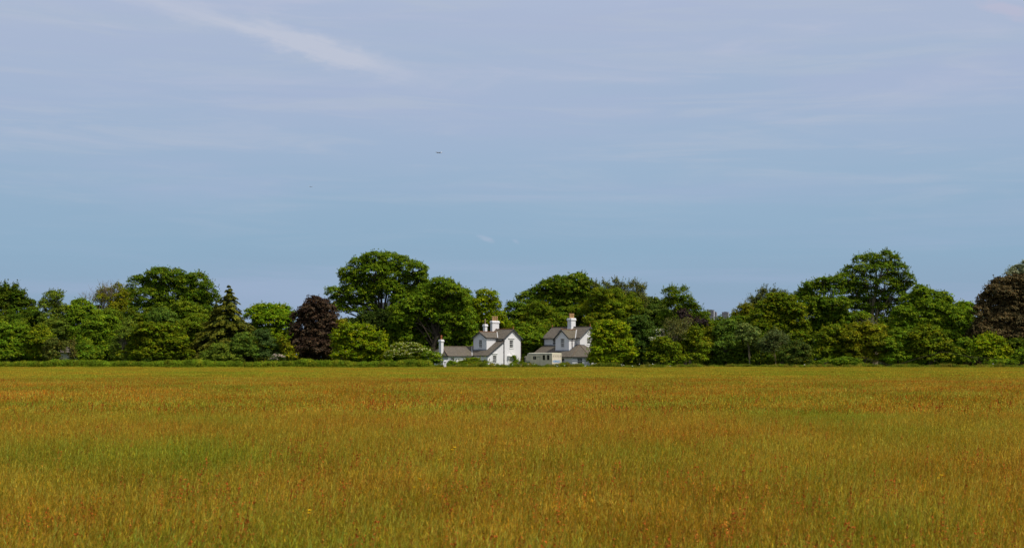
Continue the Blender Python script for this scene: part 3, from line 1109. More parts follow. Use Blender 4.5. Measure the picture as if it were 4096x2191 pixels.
def house_b():
    ev, pt = 5.90, 0.73
    ap = ev + WB / 2 * pt
    d = 3.54
    lt, le = 4.46, 2.50
    sl = (lt - le) / d
    BB = WB + 1.9
    A0, A1 = 4.65, 7.88
    am = (A0 + A1) / 2
    bay_ap = 5.78 + (A1 - A0) / 2 * 0.86
    c1 = (10.17, WB + d)       # chamfer corners on plan
    c2 = (LB + d, 6.34)
    w = MB()
    Mf = Wall(0, WB, 1, 0)
    lw = (2.15, 3.05, 4.50, 5.66)
    Mf.face(w, [(0, 2.0), (LB, 2.0), (LB, ev), (0, ev)], [lw])
    G = Wall(LB, WB, 0, -1)
    gw = (1.88, 2.78, 4.66, 5.72)
    G.face(w, [(0, 2.0), (WB, 2.0), (WB, ev), (WB / 2, ap), (0, ev)], [gw])
    Fe = Wall(0, 0, 0, 1)
    Fe.face(w, [(0, 0), (WB + d, 0), (WB + d, le), (WB, lt), (WB, ev), (WB / 2, ap), (0, ev)])
    Bk = Wall(LB, 0, -1, 0)
    Bk.face(w, [(0, 0), (LB, 0), (LB, ev), (0, ev)])
    Bf = Wall(A0, BB, 1, 0)
    bw = (1.22, 2.12, 4.04, 5.62)
    Bf.face(w, [(0, 3.2), (A1 - A0, 3.2), (A1 - A0, 5.78), ((A1 - A0) / 2, bay_ap), (0, 5.78)], [bw])
    Bc = Wall(A1, BB, 0, -1)
    Bc.face(w, [(0, 3.2), (1.9, 3.2), (1.9, 5.78), (0, 5.78)])
    Bd = Wall(A0, WB, 0, 1)
    Bd.face(w, [(0, 3.2), (1.9, 3.2), (1.9, 5.78), (0, 5.78)])
    # ground floor skirt
    S1 = Wall(0, WB + d, 1, 0)
    sw = (7.6, 8.3, 0.95, 2.22)
    S1.face(w, [(0, 0), (c1[0], 0), (c1[0], le), (0, le)], [sw])
    S2 = Wall(c1[0], c1[1], c2[0] - c1[0], c2[1] - c1[1])
    l2 = math.hypot(c2[0] - c1[0], c2[1] - c1[1])
    # window: 23..44 px right of the left corner
    cw = (0.86, 1.76, 1.05, 2.24)
    S2.face(w, [(0, 0), (l2, 0), (l2, le), (0, le)], [cw])
    c3 = (LB + d, 2.2)
    S3 = Wall(c2[0], c2[1], 0, -1)
    S3.face(w, [(0, 0), (c2[1] - c3[1], 0), (c2[1] - c3[1], le), (0, le)])
    S4 = Wall(c3[0], c3[1], LB - c3[0], -1.4 - 0.0)
    l4 = math.hypot(LB - c3[0], 1.4)
    S4.face(w, [(0, 0), (l4, 0), (l4, le), (0, le)])
    w.build('wall', WHITE, HB)
    Bf.window(HB, *bw, 3, 4, curtain=True, bars=0.028)
    Mf.window(HB, *lw, 2, 4)
    G.window(HB, *gw, 3, 4)
    S1.window(HB, *sw, 2, 2, surround=False)
    S2.window(HB, *cw, 3, 4, surround=False)
    # main roof
    r = MB()
    oh = 0.30
    zr = lambda b: ap - abs(b - WB / 2) * pt + 0.05
    bo_ = WB + 0.28
    slab_on(r, [(-oh, WB / 2, zr(WB / 2)), (LB + oh, WB / 2, zr(WB / 2)), (LB + oh, bo_, zr(bo_)), (-oh, bo_, zr(bo_))])
    slab_on(r, [(-oh, WB / 2, zr(WB / 2)), (LB + oh, WB / 2, zr(WB / 2)), (LB + oh, -.28, zr(-.28)), (-oh, -.28, zr(-.28))])
    # skirt roof: front, canted corner, side, end
    zl = lambda q: lt - q * sl + 0.05
    e = 0.24
    k = (d + e) / d
    def out(c):           # push an eaves corner outward from the house corner
        return (LB + (c[0] - LB) * k, WB + (c[1] - WB) * k, zl(d + e))
    o1, o2 = out(c1), out(c2)
    slab_on(r, [(-0.15, WB + .01, zl(0)), (LB, WB + .01, zl(0)), o1, (-0.15, WB + d + e, zl(d + e))])
    slab_on(r, [(LB + .01, WB + .01, zl(0)), o1, o2])
    o3 = (LB + d + e, 2.1, zl(d + e))
    slab_on(r, [(LB + .01, WB, zl(0)), o2, o3, (LB + .01, 3.8, zl(0))])
    slab_on(r, [(LB + .01, 3.8, zl(0)), o3, (LB + .01, 0.6, zl(d + e))])
    roof = r.build('roof', SLATE, HB)
    # bay roof
    r = MB()
    zb = lambda a: bay_ap - abs(a - am) * 0.86 + 0.05
    bo = BB + 0.26
    e0, e1 = A0 - 0.20, A1 + 0.20
    back = WB / 2 + (ap + 0.05 - zb(am)) / pt
    backe = WB / 2 + (ap + 0.05 - zb(e1)) / pt
    slab_on(r, [(am, bo, zb(am)), (am, back, zb(am)), (e1, backe, zb(e1)), (e1, bo, zb(e1))])
    slab_on(r, [(am, bo, zb(am)), (am, back, zb(am)), (e0, backe, zb(e0)), (e0, bo, zb(e0))])
    br = r.build('bay_roof', SLATE_MOSS, HB)
    m = MB()
    ridge_line(m, (-oh, WB / 2, ap + .08), (LB + oh, WB / 2, ap + .08))
    m.build('ridge_tiles', RIDGE_GREY, roof)
    m = MB()
    ridge_line(m, (LB, WB, zl(0) + .03), (o1[0], o1[1], o1[2] + .03), 0.15)
    m.build('ridge_tiles', RIDGE_GREY, roof)
    m = MB()
    ridge_line(m, (LB, WB, zl(0) + .03), (o2[0], o2[1], o2[2] + .03), 0.15)
    m.build('ridge_tiles', RIDGE_GREY, roof)
    m = MB()
    ridge_line(m, (am, bo, zb(am) + .03), (am, back, zb(am) + .03), 0.2)
    m.build('ridge_tiles', RIDGE, br)
    finial(roof, -oh + .08, WB / 2, ap + .08, 1.0)
    finial(roof, LB + oh - .08, WB / 2, ap + .08, 1.15)
    finial(br, am, bo - .08, zb(am) + .03, 0.6)
    f = MB()
    ga = LB + oh + .02
    bars3(f, (ga, WB / 2, zr(WB / 2) - .13), (ga, bo_, zr(bo_) - .13), 0.05, 0.17)
    bars3(f, (ga, WB / 2, zr(WB / 2) - .13), (ga, -.28, zr(-.28) - .13), 0.05, 0.17)
    f.build('bargeboard', mat('peeling_fascia', (0.10, 0.10, 0.10), 0.8, 0.2, 0.75, 5.0), roof)
    f = MB()
    bars3(f, (am, bo + .02, zb(am) - .13), (e1, bo + .02, zb(e1) - .13), 0.05, 0.16)
    f.build('bargeboard', FASCIA, br)
    f = MB()
    bars3(f, (am, bo + .02, zb(am) - .13), (e0, bo + .02, zb(e0) - .13), 0.05, 0.16)
    f.build('bargeboard', FASCIA, br)
    f = MB()
    bars3(f, (-oh, bo_ + .04, zr(bo_) - .09), (e0 - .1, bo_ + .04, zr(bo_) - .09), 0.10, 0.08)
    bars3(f, (e1 + .1, bo_ + .04, zr(bo_) - .09), (LB + oh, bo_ + .04, zr(bo_) - .09), 0.10, 0.08)
    bars3(f, (e1 + .04, bo, zb(e1) - .09), (e1 + .04, backe, zb(e1) - .09), 0.10, 0.07)
    ge = zl(d + e) - .09
    bars3(f, (-.15, WB + d + e + .05, ge), (o1[0], o1[1] + .05, ge), 0.1, 0.08)
    bars3(f, (o1[0] + .03, o1[1] + .04, ge), (o2[0] + .05, o2[1] + .01, ge), 0.1, 0.08)
    bars3(f, (o2[0] + .05, o2[1], ge), (o3[0] + .05, o3[1], ge), 0.1, 0.08)
    f.build('gutter', FASCIA, roof)
    f = MB()
    bars3(f, (am + .1, back + .02, zb(am) + .02), (e1, backe + .05, zb(e1) + .03), 0.16, 0.03)
    f.build('valley', CEMENT, br)
    f = MB()
    Mf.bx(f, 0.0, A0 - 0.01, lt + .02, lt + .16, 0.003, 0.04)
    Bf.bx(f, -0.02, A1 - A0 + .03, zl(1.9) - .03, zl(1.9) + 0.14, 0.003, 0.05)
    Bd_ = Wall(A1, BB, 0, -1)
    p = [(A1 + .03, BB, zl(1.9) + .06), (A1 + .03, WB, zl(0) + .06)]
    bars3(f, p[0], p[1], 0.05, 0.14)
    Mf.bx(f, A1 + .02, LB, lt + .02, lt + .16, 0.003, 0.04)
    G.bx(f, 0.0, 1.2, lt + .02, lt + .14, 0.003, 0.04)
    f.build('flashing', LEAD, roof)
    gutter_pipe(HB, [(0.12, WB + .30, 5.75), (0.10, WB + .08, 5.45), (0.10, WB + .08, 5.0), (0.10, WB + .08, 4.5)])
    gutter_pipe(HB, [(A1 + .2, WB + 1.0, 5.72), (A1 + .08, WB + 1.15, 5.5), (A1 + .08, WB + 1.15, 4.8), (A1 + .08, WB + 1.15, 3.85)])
    gutter_pipe(HB, [(c2[0] + .25, c2[1] - .1, 2.35), (c2[0] + .1, c2[1] - .15, 2.1), (c2[0] + .1, c2[1] - .15, 1.2), (c2[0] + .1, c2[1] - .15, 0)])
    chimney(HB, 4.62, 2.60, 6.9, 9.32, 0.50, 0.62, 3, BUFF, 0.82, 'b', 0.42, r=0.17)


house_b()

# ------------------------------------------------------------------ horsebox
CREAM = mat('cream_coachwork', (0.60, 0.505, 0.345), 0.45, 0.4, 0.10, 1.2)
CREAM_R = mat('cream_ramp', (0.66, 0.57, 0.44), 0.5, 0.4, 0.08, 1.5)
TYRE = mat('tyre_rubber', (0.02, 0.02, 0.02), 0.9, 0.2)
BLUE = mat('blue_lettering', (0.03, 0.25, 0.58), 0.6, 0.3)
DARK = mat('dark_marking', (0.035, 0.030, 0.028), 0.7, 0.2)
ALU = mat('weathered_trim', (0.42, 0.40, 0.36), 0.5, 0.5, 0.15, 3.0)


def horsebox():
    Lv, Wv = 6.35, 2.36
    Yc = 239.5
    C = at(2207.3, HOR, Yc)
    s = math.sqrt(0.5)
    root = empty('horsebox', (C.x - s * (Lv - Wv), Yc + s * (Lv + Wv), 0), R(-45))
    tag(root, 'cream horsebox lorry lettered HORSES on its tail ramp, parked before the right cottage', 'horsebox')
    zt = 3.06
    # body profile in (a, z), front at small a: luton above the cab
    prof = [(0.95, 0.75), (1.20, 1.62), (0.28, 1.78), (0.16, 2.05), (0.30, 2.45), (0.55, 2.86), (0.80, 2.98), (Lv, 3.0), (Lv, 0.75)]
    bm = bmesh.new()
    f0 = [bm.verts.new((a, 0, z)) for a, z in prof]
    f1 = [bm.verts.new((a, -Wv, z)) for a, z in prof]
    n = len(prof)
    bm.faces.new(f0); bm.faces.new(list(reversed(f1)))
    for i in range(n):
        j = (i + 1) % n
        bm.faces.new((f0[j], f0[i], f1[i], f1[j]))
    bmesh.ops.recalc_face_normals(bm, faces=bm.faces)
    bmesh.ops.bevel(bm, geom=[e for e in bm.edges if e.calc_length() > 2.0], offset=0.05, segments=2, affect='EDGES')
    me = bpy.data.meshes.new('body')
    bm.to_mesh(me); bm.free()
    me.materials.append(CREAM)
    body = bpy.data.objects.new('body', me); COL.objects.link(body); body.parent = root
    # roof skin with slight ripples
    m = MB()
    nn = 26
    v = []; f = []
    for i in range(nn + 1):
        a = 0.62 + (Lv + 0.02 - 0.62) * i / nn
        rip = 0.012 * math.sin(i * 2.1) + (-.05 if i == 0 else 0)
        for (b, z) in ((-0.03, 2.93), (-0.02, 3.02), (0.12, 3.06), (Wv / 2, 3.09), (Wv - .12, 3.06), (Wv + .02, 3.02), (Wv + .03, 2.93)):
            v.append((a, -b, z + rip * (1 if z > 2.95 else 0)))
    for i in range(nn):
        for j in range(6):
            p = i * 7 + j
            f.append((p, p + 7, p + 8, p + 1))
    f.append(tuple(range(7))); f.append(tuple(nn * 7 + j for j in reversed(range(7))))
    m.add(v, f)
    m.build('roof', mat('cream_roof', (0.60, 0.56, 0.42), 0.5, 0.4, 0.15, 1.5), root)
    # gutter strip under the roof on the near side
    side = Wall(0, Wv, 1, 0)
    m = MB(); side.bx(m, 0.75, Lv - .02, 2.86, 2.90, 0.003, 0.03); m.build('rain_gutter', ALU, root)
    # side windows
    def rounded(s0, s1, z0, z1, mtl, name, out, r=0.09, th=0.02, label=None):
        mb = MB(); pts = []
        for cx, cz, a0 in ((s1 - r, z1 - r, 0), (s0 + r, z1 - r, 90), (s0 + r, z0 + r, 180), (s1 - r, z0 + r, 270)):
            for k in range(5):
                a = R(a0 + k * 22.5)
                pts.append((cx + r * math.cos(a), cz + r * math.sin(a)))
        q = len(pts)
        V = [side.P(x, z, out + th) for x, z in pts] + [side.P(x, z, out) for x, z in pts]
        F = [tuple(range(q))] + [(i, i + q, (i + 1) % q + q, (i + 1) % q) for i in range(q)]
        mb.add(V, F)
        o = mb.build(name, mtl, root)
        return o
    fr = mat('window_rubber', (0.08, 0.06, 0.045), 0.8, 0.2)
    for (s0, s1, z0, z1) in ((1.93, 2.62, 1.94, 2.52), (4.20, 4.76, 1.86, 2.72), (5.22, 5.78, 1.86, 2.72)):
        w = rounded(s0, s1, z0, z1, fr, 'side_window', 0.002, 0.1, 0.012)
        p = rounded(s0 + .05, s1 - .05, z0 + .05, z1 - .05, GLASS, 'pane', 0.0145, 0.08, 0.006)
        p.parent = w
    m = MB(); side.bx(m, 2.22, 2.27, 1.99, 2.47, 0.022, 0.035)
    m.build('window_divider', ALU, root)
    # groom's door and its hinge strip
    m = MB()
    for (a, b, z0, z1) in ((2.86, 2.89, 0.85, 2.36), (3.53, 3.56, 0.85, 2.36), (2.891, 3.529, 2.33, 2.36)):
        side.bx(m, a, b, z0, z1, 0.002, 0.012)
    m.build('groom_door', mat('door_seam', (0.28, 0.26, 0.20), 0.7, 0.2), root)
    m = MB(); side.bx(m, 2.75, 3.66, 2.40, 2.46, 0.003, 0.035); m.build('door_drip_rail', mat('drip_rail', (0.2, 0.18, 0.14), 0.7), root)
    # cab: bonnet-less nose sticking out under the luton
    cabp = [(-0.55, 0.45), (-0.62, 0.95), (-0.50, 1.12), (0.28, 1.74), (1.25, 1.76), (1.25, 0.45)]
    bm = bmesh.new()
    f0 = [bm.verts.new((a, -.1, z)) for a, z in cabp]; f1 = [bm.verts.new((a, -Wv + .1, z)) for a, z in cabp]
    bm.faces.new(f0); bm.faces.new(list(reversed(f1)))
    n = len(cabp)
    for i in range(n):
        j = (i + 1) % n
        bm.faces.new((f0[j], f0[i], f1[i], f1[j]))
    bmesh.ops.recalc_face_normals(bm, faces=bm.faces)
    bmesh.ops.bevel(bm, geom=list(bm.edges), offset=0.04, segments=2, affect='EDGES')
    me = bpy.data.meshes.new('cab'); bm.to_mesh(me); bm.free(); me.materials.append(CREAM)
    cab = bpy.data.objects.new('cab', me); COL.objects.link(cab); cab.parent = root
    cs = Wall(0, Wv - .1, 1, 0)
    m = MB()
    q = [(0.22, 1.10), (1.10, 1.10), (1.10, 1.52), (1.02, 1.62), (0.42, 1.62), (0.30, 1.50)]
    m.add([cs.P(x, z, 0.015) for x, z in q] + [cs.P(x, z, 0.002) for x, z in q],
          [tuple(range(6))] + [(i, i + 6, (i + 1) % 6 + 6, (i + 1) % 6) for i in range(6)])
    m.build('cab_window', mat('green_glass', (0.075, 0.17, 0.13), 0.15, 0.5, 0.35, 4.0), cab)
    m = MB()
    q = [(-0.30, 1.10), (0.19, 1.10), (0.24, 1.62)]
    m.add([cs.P(x, z, 0.015) for x, z in q] + [cs.P(x, z, 0.002) for x, z in q],
          [(0, 1, 2)] + [(i, i + 3, (i + 1) % 3 + 3, (i + 1) % 3) for i in range(3)])
    m.build('quarter_window', GLASS, cab)
    m = MB()      # windscreen
    m.bar((-0.52, -Wv + .3, 1.14), (-0.52, -.3, 1.14), 0.02, 0.02)
    d0 = Vector((-0.50, 0, 1.12)); d1 = Vector((0.28, 0, 1.74)); nn_ = Vector((-(d1 - d0).z, 0, (d1 - d0).x)).normalized() * 0.015
    qv = []
    for t, b in ((.08, .3), (.92, .3), (.92, Wv - .3), (.08, Wv - .3)):
        p = d0.lerp(d1, t); qv.append(Vector((p.x, -b, p.z)) + nn_)
    m.add(qv, [(0, 1, 2, 3)])
    m.build('windscreen', GLASS, cab)
    m = MB()
    m.tube([(-0.2, -Wv - .02, 1.2), (-0.3, -Wv - .22, 1.3)], 0.015, 5); m.box(-.36, -.30, -Wv - .30, -Wv - .14, 1.1, 1.5)
    m.build('door_mirror', DARK, cab)
    # chassis + wheels
    m = MB(); m.box(-0.4, Lv - .1, -Wv + .45, -.45, 0.42, 0.74); m.build('chassis', DARK, root)
    for a in (0.35, 4.75):
        for b in (0.16, Wv - 0.42):
            m = MB()
            r0, wd = 0.42, 0.26
            V = []; F = []
            for (yy, rr) in ((0, r0 - .04), (.03, r0), (wd - .03, r0), (wd, r0 - .04)):
                for k in range(20):
                    t = 2 * math.pi * k / 20
                    V.append((a + rr * math.cos(t), -(b + yy), 0.42 + rr * math.sin(t)))
            for i in range(3):
                for k in range(20):
                    j = (k + 1) % 20
                    F.append((i * 20 + k, i * 20 + j, (i + 1) * 20 + j, (i + 1) * 20 + k))
            F += [tuple(range(19, -1, -1)), tuple(60 + k for k in range(20))]
            m.add(V, F)
            wh = m.build('wheel', TYRE, root)
            hb = MB()
            yb = -(b + wd + .004) if b > 1 else -(b - .004)
            V = []; F = []
            for k in range(14):
                t = 2 * math.pi * k / 14
                V.append((a + .24 * math.cos(t), yb, 0.42 + .24 * math.sin(t)))
            V.append((a, yb + (-.05 if b > 1 else .05), 0.42))
            for k in range(14): F.append((k, (k + 1) % 14, 14) if b > 1 else ((k + 1) % 14, k, 14))
            hb.add(V, F); hb.build('hub', ALU, wh)
    # tail: ramp face with frame, curved marks and lettering
    T = Wall(Lv, Wv, 0, -1)
    m = MB(); T.bx(m, 0.10, Wv - .10, 0.62, 2.84, 0.004, 0.05)
    ramp = m.build('tail_ramp', CREAM_R, root)
    m = MB()
    T.bx(m, 0.0, 0.085, 0.6, 2.98, 0.003, 0.06); T.bx(m, Wv - .085, Wv, 0.6, 2.98, 0.003, 0.06)
    T.bx(m, 0.086, Wv - .086, 2.86, 3.0, 0.003, 0.06)
    m.build('tail_frame', mat('cream_frame', (0.70, 0.64, 0.46), 0.5, 0.4, 0.1, 3), root)
    m = MB()
    T.bx(m, 0.12, Wv - .12, 2.660, 2.672, 0.0505, 0.054)
    T.bx(m, 0.12, Wv - .12, 1.775, 1.785, 0.0505, 0.054)
    # row of dark curved marks
    for i in range(5):
        s0 = 0.24 + i * 0.455
        pts = [(s0 + .02, 2.25), (s0 + .07, 2.42), (s0 + .02, 2.60), (s0 + .12, 2.62), (s0 + .20, 2.55), (s0 + .16, 2.45), (s0 + .08, 2.42)]
        for p, q in zip(pts[:-1], pts[1:]):
            m.bar(T.P(p[0], p[1], 0.054), T.P(q[0], q[1], 0.0541), 0.03, 0.008, T.n)
    m.build('ramp_marking', DARK, ramp)
    # block letters H O R S E S as strokes on a 4 x 6 grid
    glyph = {
        'H': [((0, 0), (0, 6)), ((4, 0), (4, 6)), ((0, 3), (4, 3))],
        'O': [((0.6, 0), (3.4, 0)), ((3.4, 0), (4, 1.5)), ((4, 1.5), (4, 4.5)), ((4, 4.5), (3.4, 6)), ((3.4, 6), (.6, 6)), ((.6, 6), (0, 4.5)), ((0, 4.5), (0, 1.5)), ((0, 1.5), (.6, 0))],
        'R': [((0, 0), (0, 6)), ((0, 6), (3.2, 6)), ((3.2, 6), (4, 5.2)), ((4, 5.2), (4, 4)), ((4, 4), (3.2, 3)), ((3.2, 3), (0, 3)), ((1.8, 3), (4, 0))],
        'S': [((4, 5), (3.2, 6)), ((3.2, 6), (.8, 6)), ((.8, 6), (0, 5)), ((0, 5), (0, 4)), ((0, 4), (.8, 3.1)), ((.8, 3.1), (3.2, 2.9)), ((3.2, 2.9), (4, 2)), ((4, 2), (4, 1)), ((4, 1), (3.2, 0)), ((3.2, 0), (.8, 0)), ((.8, 0), (0, 1))],
        'E': [((0, 0), (0, 6)), ((0, 0), (3.8, 0)), ((0, 3), (3, 3)), ((0, 6), (3.8, 6))],
    }
    m = MB()
    x = 0.20
    cw, ch = 0.235, 0.34
    for chh in 'HORSES':
        for (p, q) in glyph[chh]:
            P = T.P(x + p[0] / 4 * cw, 1.46 + p[1] / 6 * ch, 0.056); Q = T.P(x + q[0] / 4 * cw, 1.46 + q[1] / 6 * ch, 0.056)
            d = (Q - P).normalized() * 0.02
            m.bar(P - d, Q + d, 0.068, 0.010, T.n)
        x += cw + 0.098
    m.build('lettering', BLUE, ramp)
    for s0 in (0.02, Wv - .08):
        m = MB(); T.bx(m, s0, s0 + .06, 0.80, 1.0, 0.0605, 0.08)
        m.build('tail_lamp', mat('red_lens', (0.35, 0.01, 0.01), 0.3, 0.5), root)


horsebox()

# ------------------------------------------------------------------ gate pier, white pillar, garden walls
def pier(name, px, Y, w, h, m_body, m_cap, label, cat, capw=0.10, ball=False):
    c = at(px, HOR, Y)
    root = empty(name, (c.x, Y, 0), R(-45 if name != 'gate_pillar' else -8))
    m = MB(); m.box(-w / 2, w / 2, -w / 2, w / 2, -0.05, h - 0.30)
    m.box(-w / 2 - .02, w / 2 + .02, -w / 2 - .02, w / 2 + .02, -0.05, 0.25)
    m.build('shaft', m_body, root)
    m = MB()
    m.box(-w / 2 - capw, w / 2 + capw, -w / 2 - capw, w / 2 + capw, h - 0.30, h - 0.17)
    m.frustum(0, 0, h - .17, h, w / 2 + capw - .03, w / 2 + capw - .03, w / 2 - .06, w / 2 - .06)
    m.build('cap', m_cap, root)
    tag(root, label, cat)
    return root


BR = brick_mat('old_brick', (0.20, 0.10, 0.065), (0.27, 0.16, 0.11), (0.24, 0.21, 0.17))
STC = mat('cap_stone', (0.26, 0.22, 0.16), 0.95, 0.1, 0.35, 4.0)
pier('gate_pier', 2107.5, 246, 0.52, 2.55, mat('grey_stone_pier', (0.27, 0.235, 0.19), 0.95, 0.1, 0.3, 5.0), STC,
     'weathered grey stone gate pier with a domed cap, left of the horsebox cab', 'gate pier', 0.07)
# brick wall running back from the pier
def brick_wall():
    c = at(2113, HOR, 247.2)
    root = empty('brick_wall', (c.x, 247.2, 0), R(-12))
    m = MB(); m.box(0, 2.6, 0, 0.23, -0.05, 1.88); m.build('wall_face', BR, root)
    m = MB(); m.box(-.03, 2.63, -.04, 0.27, 1.88, 1.97); m.build('coping', STC, root)
    tag(root, 'old red brick wall just behind the cab of the horsebox', 'wall')
brick_wall()
pier('gate_pillar', 1780, 228.7, 0.34, 1.86, WHITE, WHITE, 'square white pillar with a cap at the field edge before the low wing', 'pillar', 0.06)


def low_wall():
    a = at(1772, HOR, 234.0); b = at(1845, HOR, 235.5)
    d = (b - a); L = math.hypot(d.x, d.y)
    root = empty('garden_wall', (a.x, a.y, 0), math.atan2(d.y, d.x))
    m = MB(); n = 14
    V = []; F = []
    for i in range(n + 1):
        x = L * i / n
        h = 1.62 + 0.30 * max(0.0, math.cos((i / n - 0.35) * 5.2)) * (1 if i > 1 else 0.4)
        if 3 < i < 6: h -= 0.02
        for (y, z) in ((0, 0), (0, h - .1), (-.04, h - .1), (-.04, h), (.24, h), (.24, h - .1), (.2, h - .1), (.2, 0)):
            V.append((x, y, z))
    for i in range(n):
        for j in range(7):
            F.append((i * 8 + j, (i + 1) * 8 + j, (i + 1) * 8 + j + 1, i * 8 + j + 1))
    F.append(tuple(range(8))); F.append(tuple(n * 8 + j for j in reversed(range(8))))
    m.add(V, F); m.build('wall_face', WHITE, root)
    tag(root, 'low white garden wall with a curved top before the slate wing of the left cottage', 'wall')
low_wall()


def picket(px0, px1, Y, label, h=1.35):
    a = at(px0, HOR, Y); b = at(px1, HOR, Y + 0.6)
    d = b - a; L = math.hypot(d.x, d.y)
    root = empty('picket_fence', (a.x, a.y, 0), math.atan2(d.y, d.x))
    m = MB()
    for z in (0.45, 1.05): m.box(0, L, 0.012, 0.05, z, z + .08)
    m.build('rail', TRIM, root)
    n = int(L / 0.16)
    m = MB()
    for i in range(n):
        x = 0.03 + i * 0.16
        m.box(x, x + .085, -.012, .010, 0.05, h)
        m.frustum(x + .0425, -.001, h, h + .09, .0425, .011, .004, .004)
    m.build('pickets', TRIM, root)
    for x in (0.0, L / 2, L - .1):
        m = MB(); m.box(x, x + .1, .052, .15, -.05, h + .05); m.frustum(x + .05, .1, h + .05, h + .13, .07, .07, .01, .01)
        m.build('post', TRIM, root)
    tag(root, label, 'fence', KINDS.get('picket_fence'))
picket(1940, 2010, 240.6, 'white picket fence in front of the left cottage, left of its door')
picket(2046, 2082, 240.8, 'short white picket fence by the right corner of the left cottage')

def bollard(px, Y):
    c = at(px, HOR, Y)
    root = empty('marker_post', (c.x, Y, 0))
    m = MB(); m.lathe(0, 0, [(.09, -.02), (.09, 1.2), (.07, 1.26), (0.02, 1.28)], 10); m.build('post', mat('black_post', (.02, .02, .022), .5), root)
    m = MB(); m.lathe(0, 0, [(.093, .90), (.093, 1.0)], 10); m.build('reflective_band', TRIM, root)
    tag(root, 'short black marker post with a white band between the two cottages', 'post')
bollard(2084, 229.6)

# ------------------------------------------------------------------ far towers
def tower(name, px0, px1, ytop, Y, depth, label, side_px=5, cat='building', floors=16, cols=(0.17, 0.165, 0.18), rot=-12):
    a = at(px0, ytop, Y); b = at(px1, ytop, Y)
    root = empty(name, ((a.x + b.x) / 2, Y, 0), R(rot))
    Wd = (b.x - a.x) / math.cos(R(rot)) ; H = a.z
    body = mat('tower_%s' % name, cols, 0.9, 0.1, 0.08, 0.02)  # no haze in the air; its greying is put into this wall colour
    m = MB(); m.box(-Wd / 2, Wd / 2, 0, depth, 0, H); m.build('wall', body, root)
    m = MB(); m.box(-Wd / 2 - .1, Wd / 2 + .1, -.1, depth + .1, H, H + .7); m.box(-Wd * .2, Wd * .22, depth * .2, depth * .6, H + .7, H + 1.4)
    m.build('roof', mat('tower_roof', (.12, .12, .13), .9), root)
    m = MB()
    for i in range(3):
        m.box(Wd / 2 + .02, Wd / 2 + .3, depth * (i * .3 + .05), depth * (i * .3 + .25), 2, H - .4)
    m.build('end_panel', mat('pale_panel', (.42, .42, .44), .9), root)
    fh = H / floors
    for k in range(floors - 4, floors):
        m = MB(); m.box(-Wd * .46, Wd * .46, -.12, -.02, k * fh + fh * .3, k * fh + fh * .75)
        m.build('window_band', mat('tower_glass', (.12, .12, .135), .4), root)
    tag(root, label, cat, KINDS.get(name))
tower('tower_block', 2829, 2854, 1241, 2300, 26, 'far grey tower block showing above the trees, taller and leftmost of three')
tower('tower_block', 2856, 2865, 1249, 2500, 22, 'narrow far grey tower block squeezed against the right side of the tallest one')
tower('tower_block', 2888, 2912, 1249, 2450, 24, 'wide far grey tower block with a pale lower storey, standing apart on the right')
tower('office_block', 1452, 1562, 1216, 900, 40, 'long blue grey building seen in glimpses through the tall ash tree', cat='building', floors=9, cols=(0.11, 0.13, 0.16), rot=-6)
# white bungalow glimpsed through the trees on the left
def glimpse():
    c = at(262, HOR, 248)
    root = empty('white_bungalow', (c.x, 248, 0), R(-20))
    m = MB(); m.box(-1.4, 1.4, 0, 3.5, 0, 3.3); m.build('wall', WHITE, root)
    m = MB(); m.slab([(-1.7, -.4, 3.2), (1.7, -.4, 3.2), (1.7, 1.75, 4.2), (-1.7, 1.75, 4.2)], .08); m.slab([(1.7, 3.9, 3.2), (-1.7, 3.9, 3.2), (-1.7, 1.75, 4.2), (1.7, 1.75, 4.2)], .08)
    m.build('roof', SLATE, root)
    wl = Wall(-1.4, 0, 1, 0)
    m = MB(); wl.bx(m, 1.9, 2.5, 1.0, 2.0, .003, .02); m.build('window', GLASS, root)
    tag(root, 'small white building half hidden among the trees near the left end of the hedge', 'house')
glimpse()

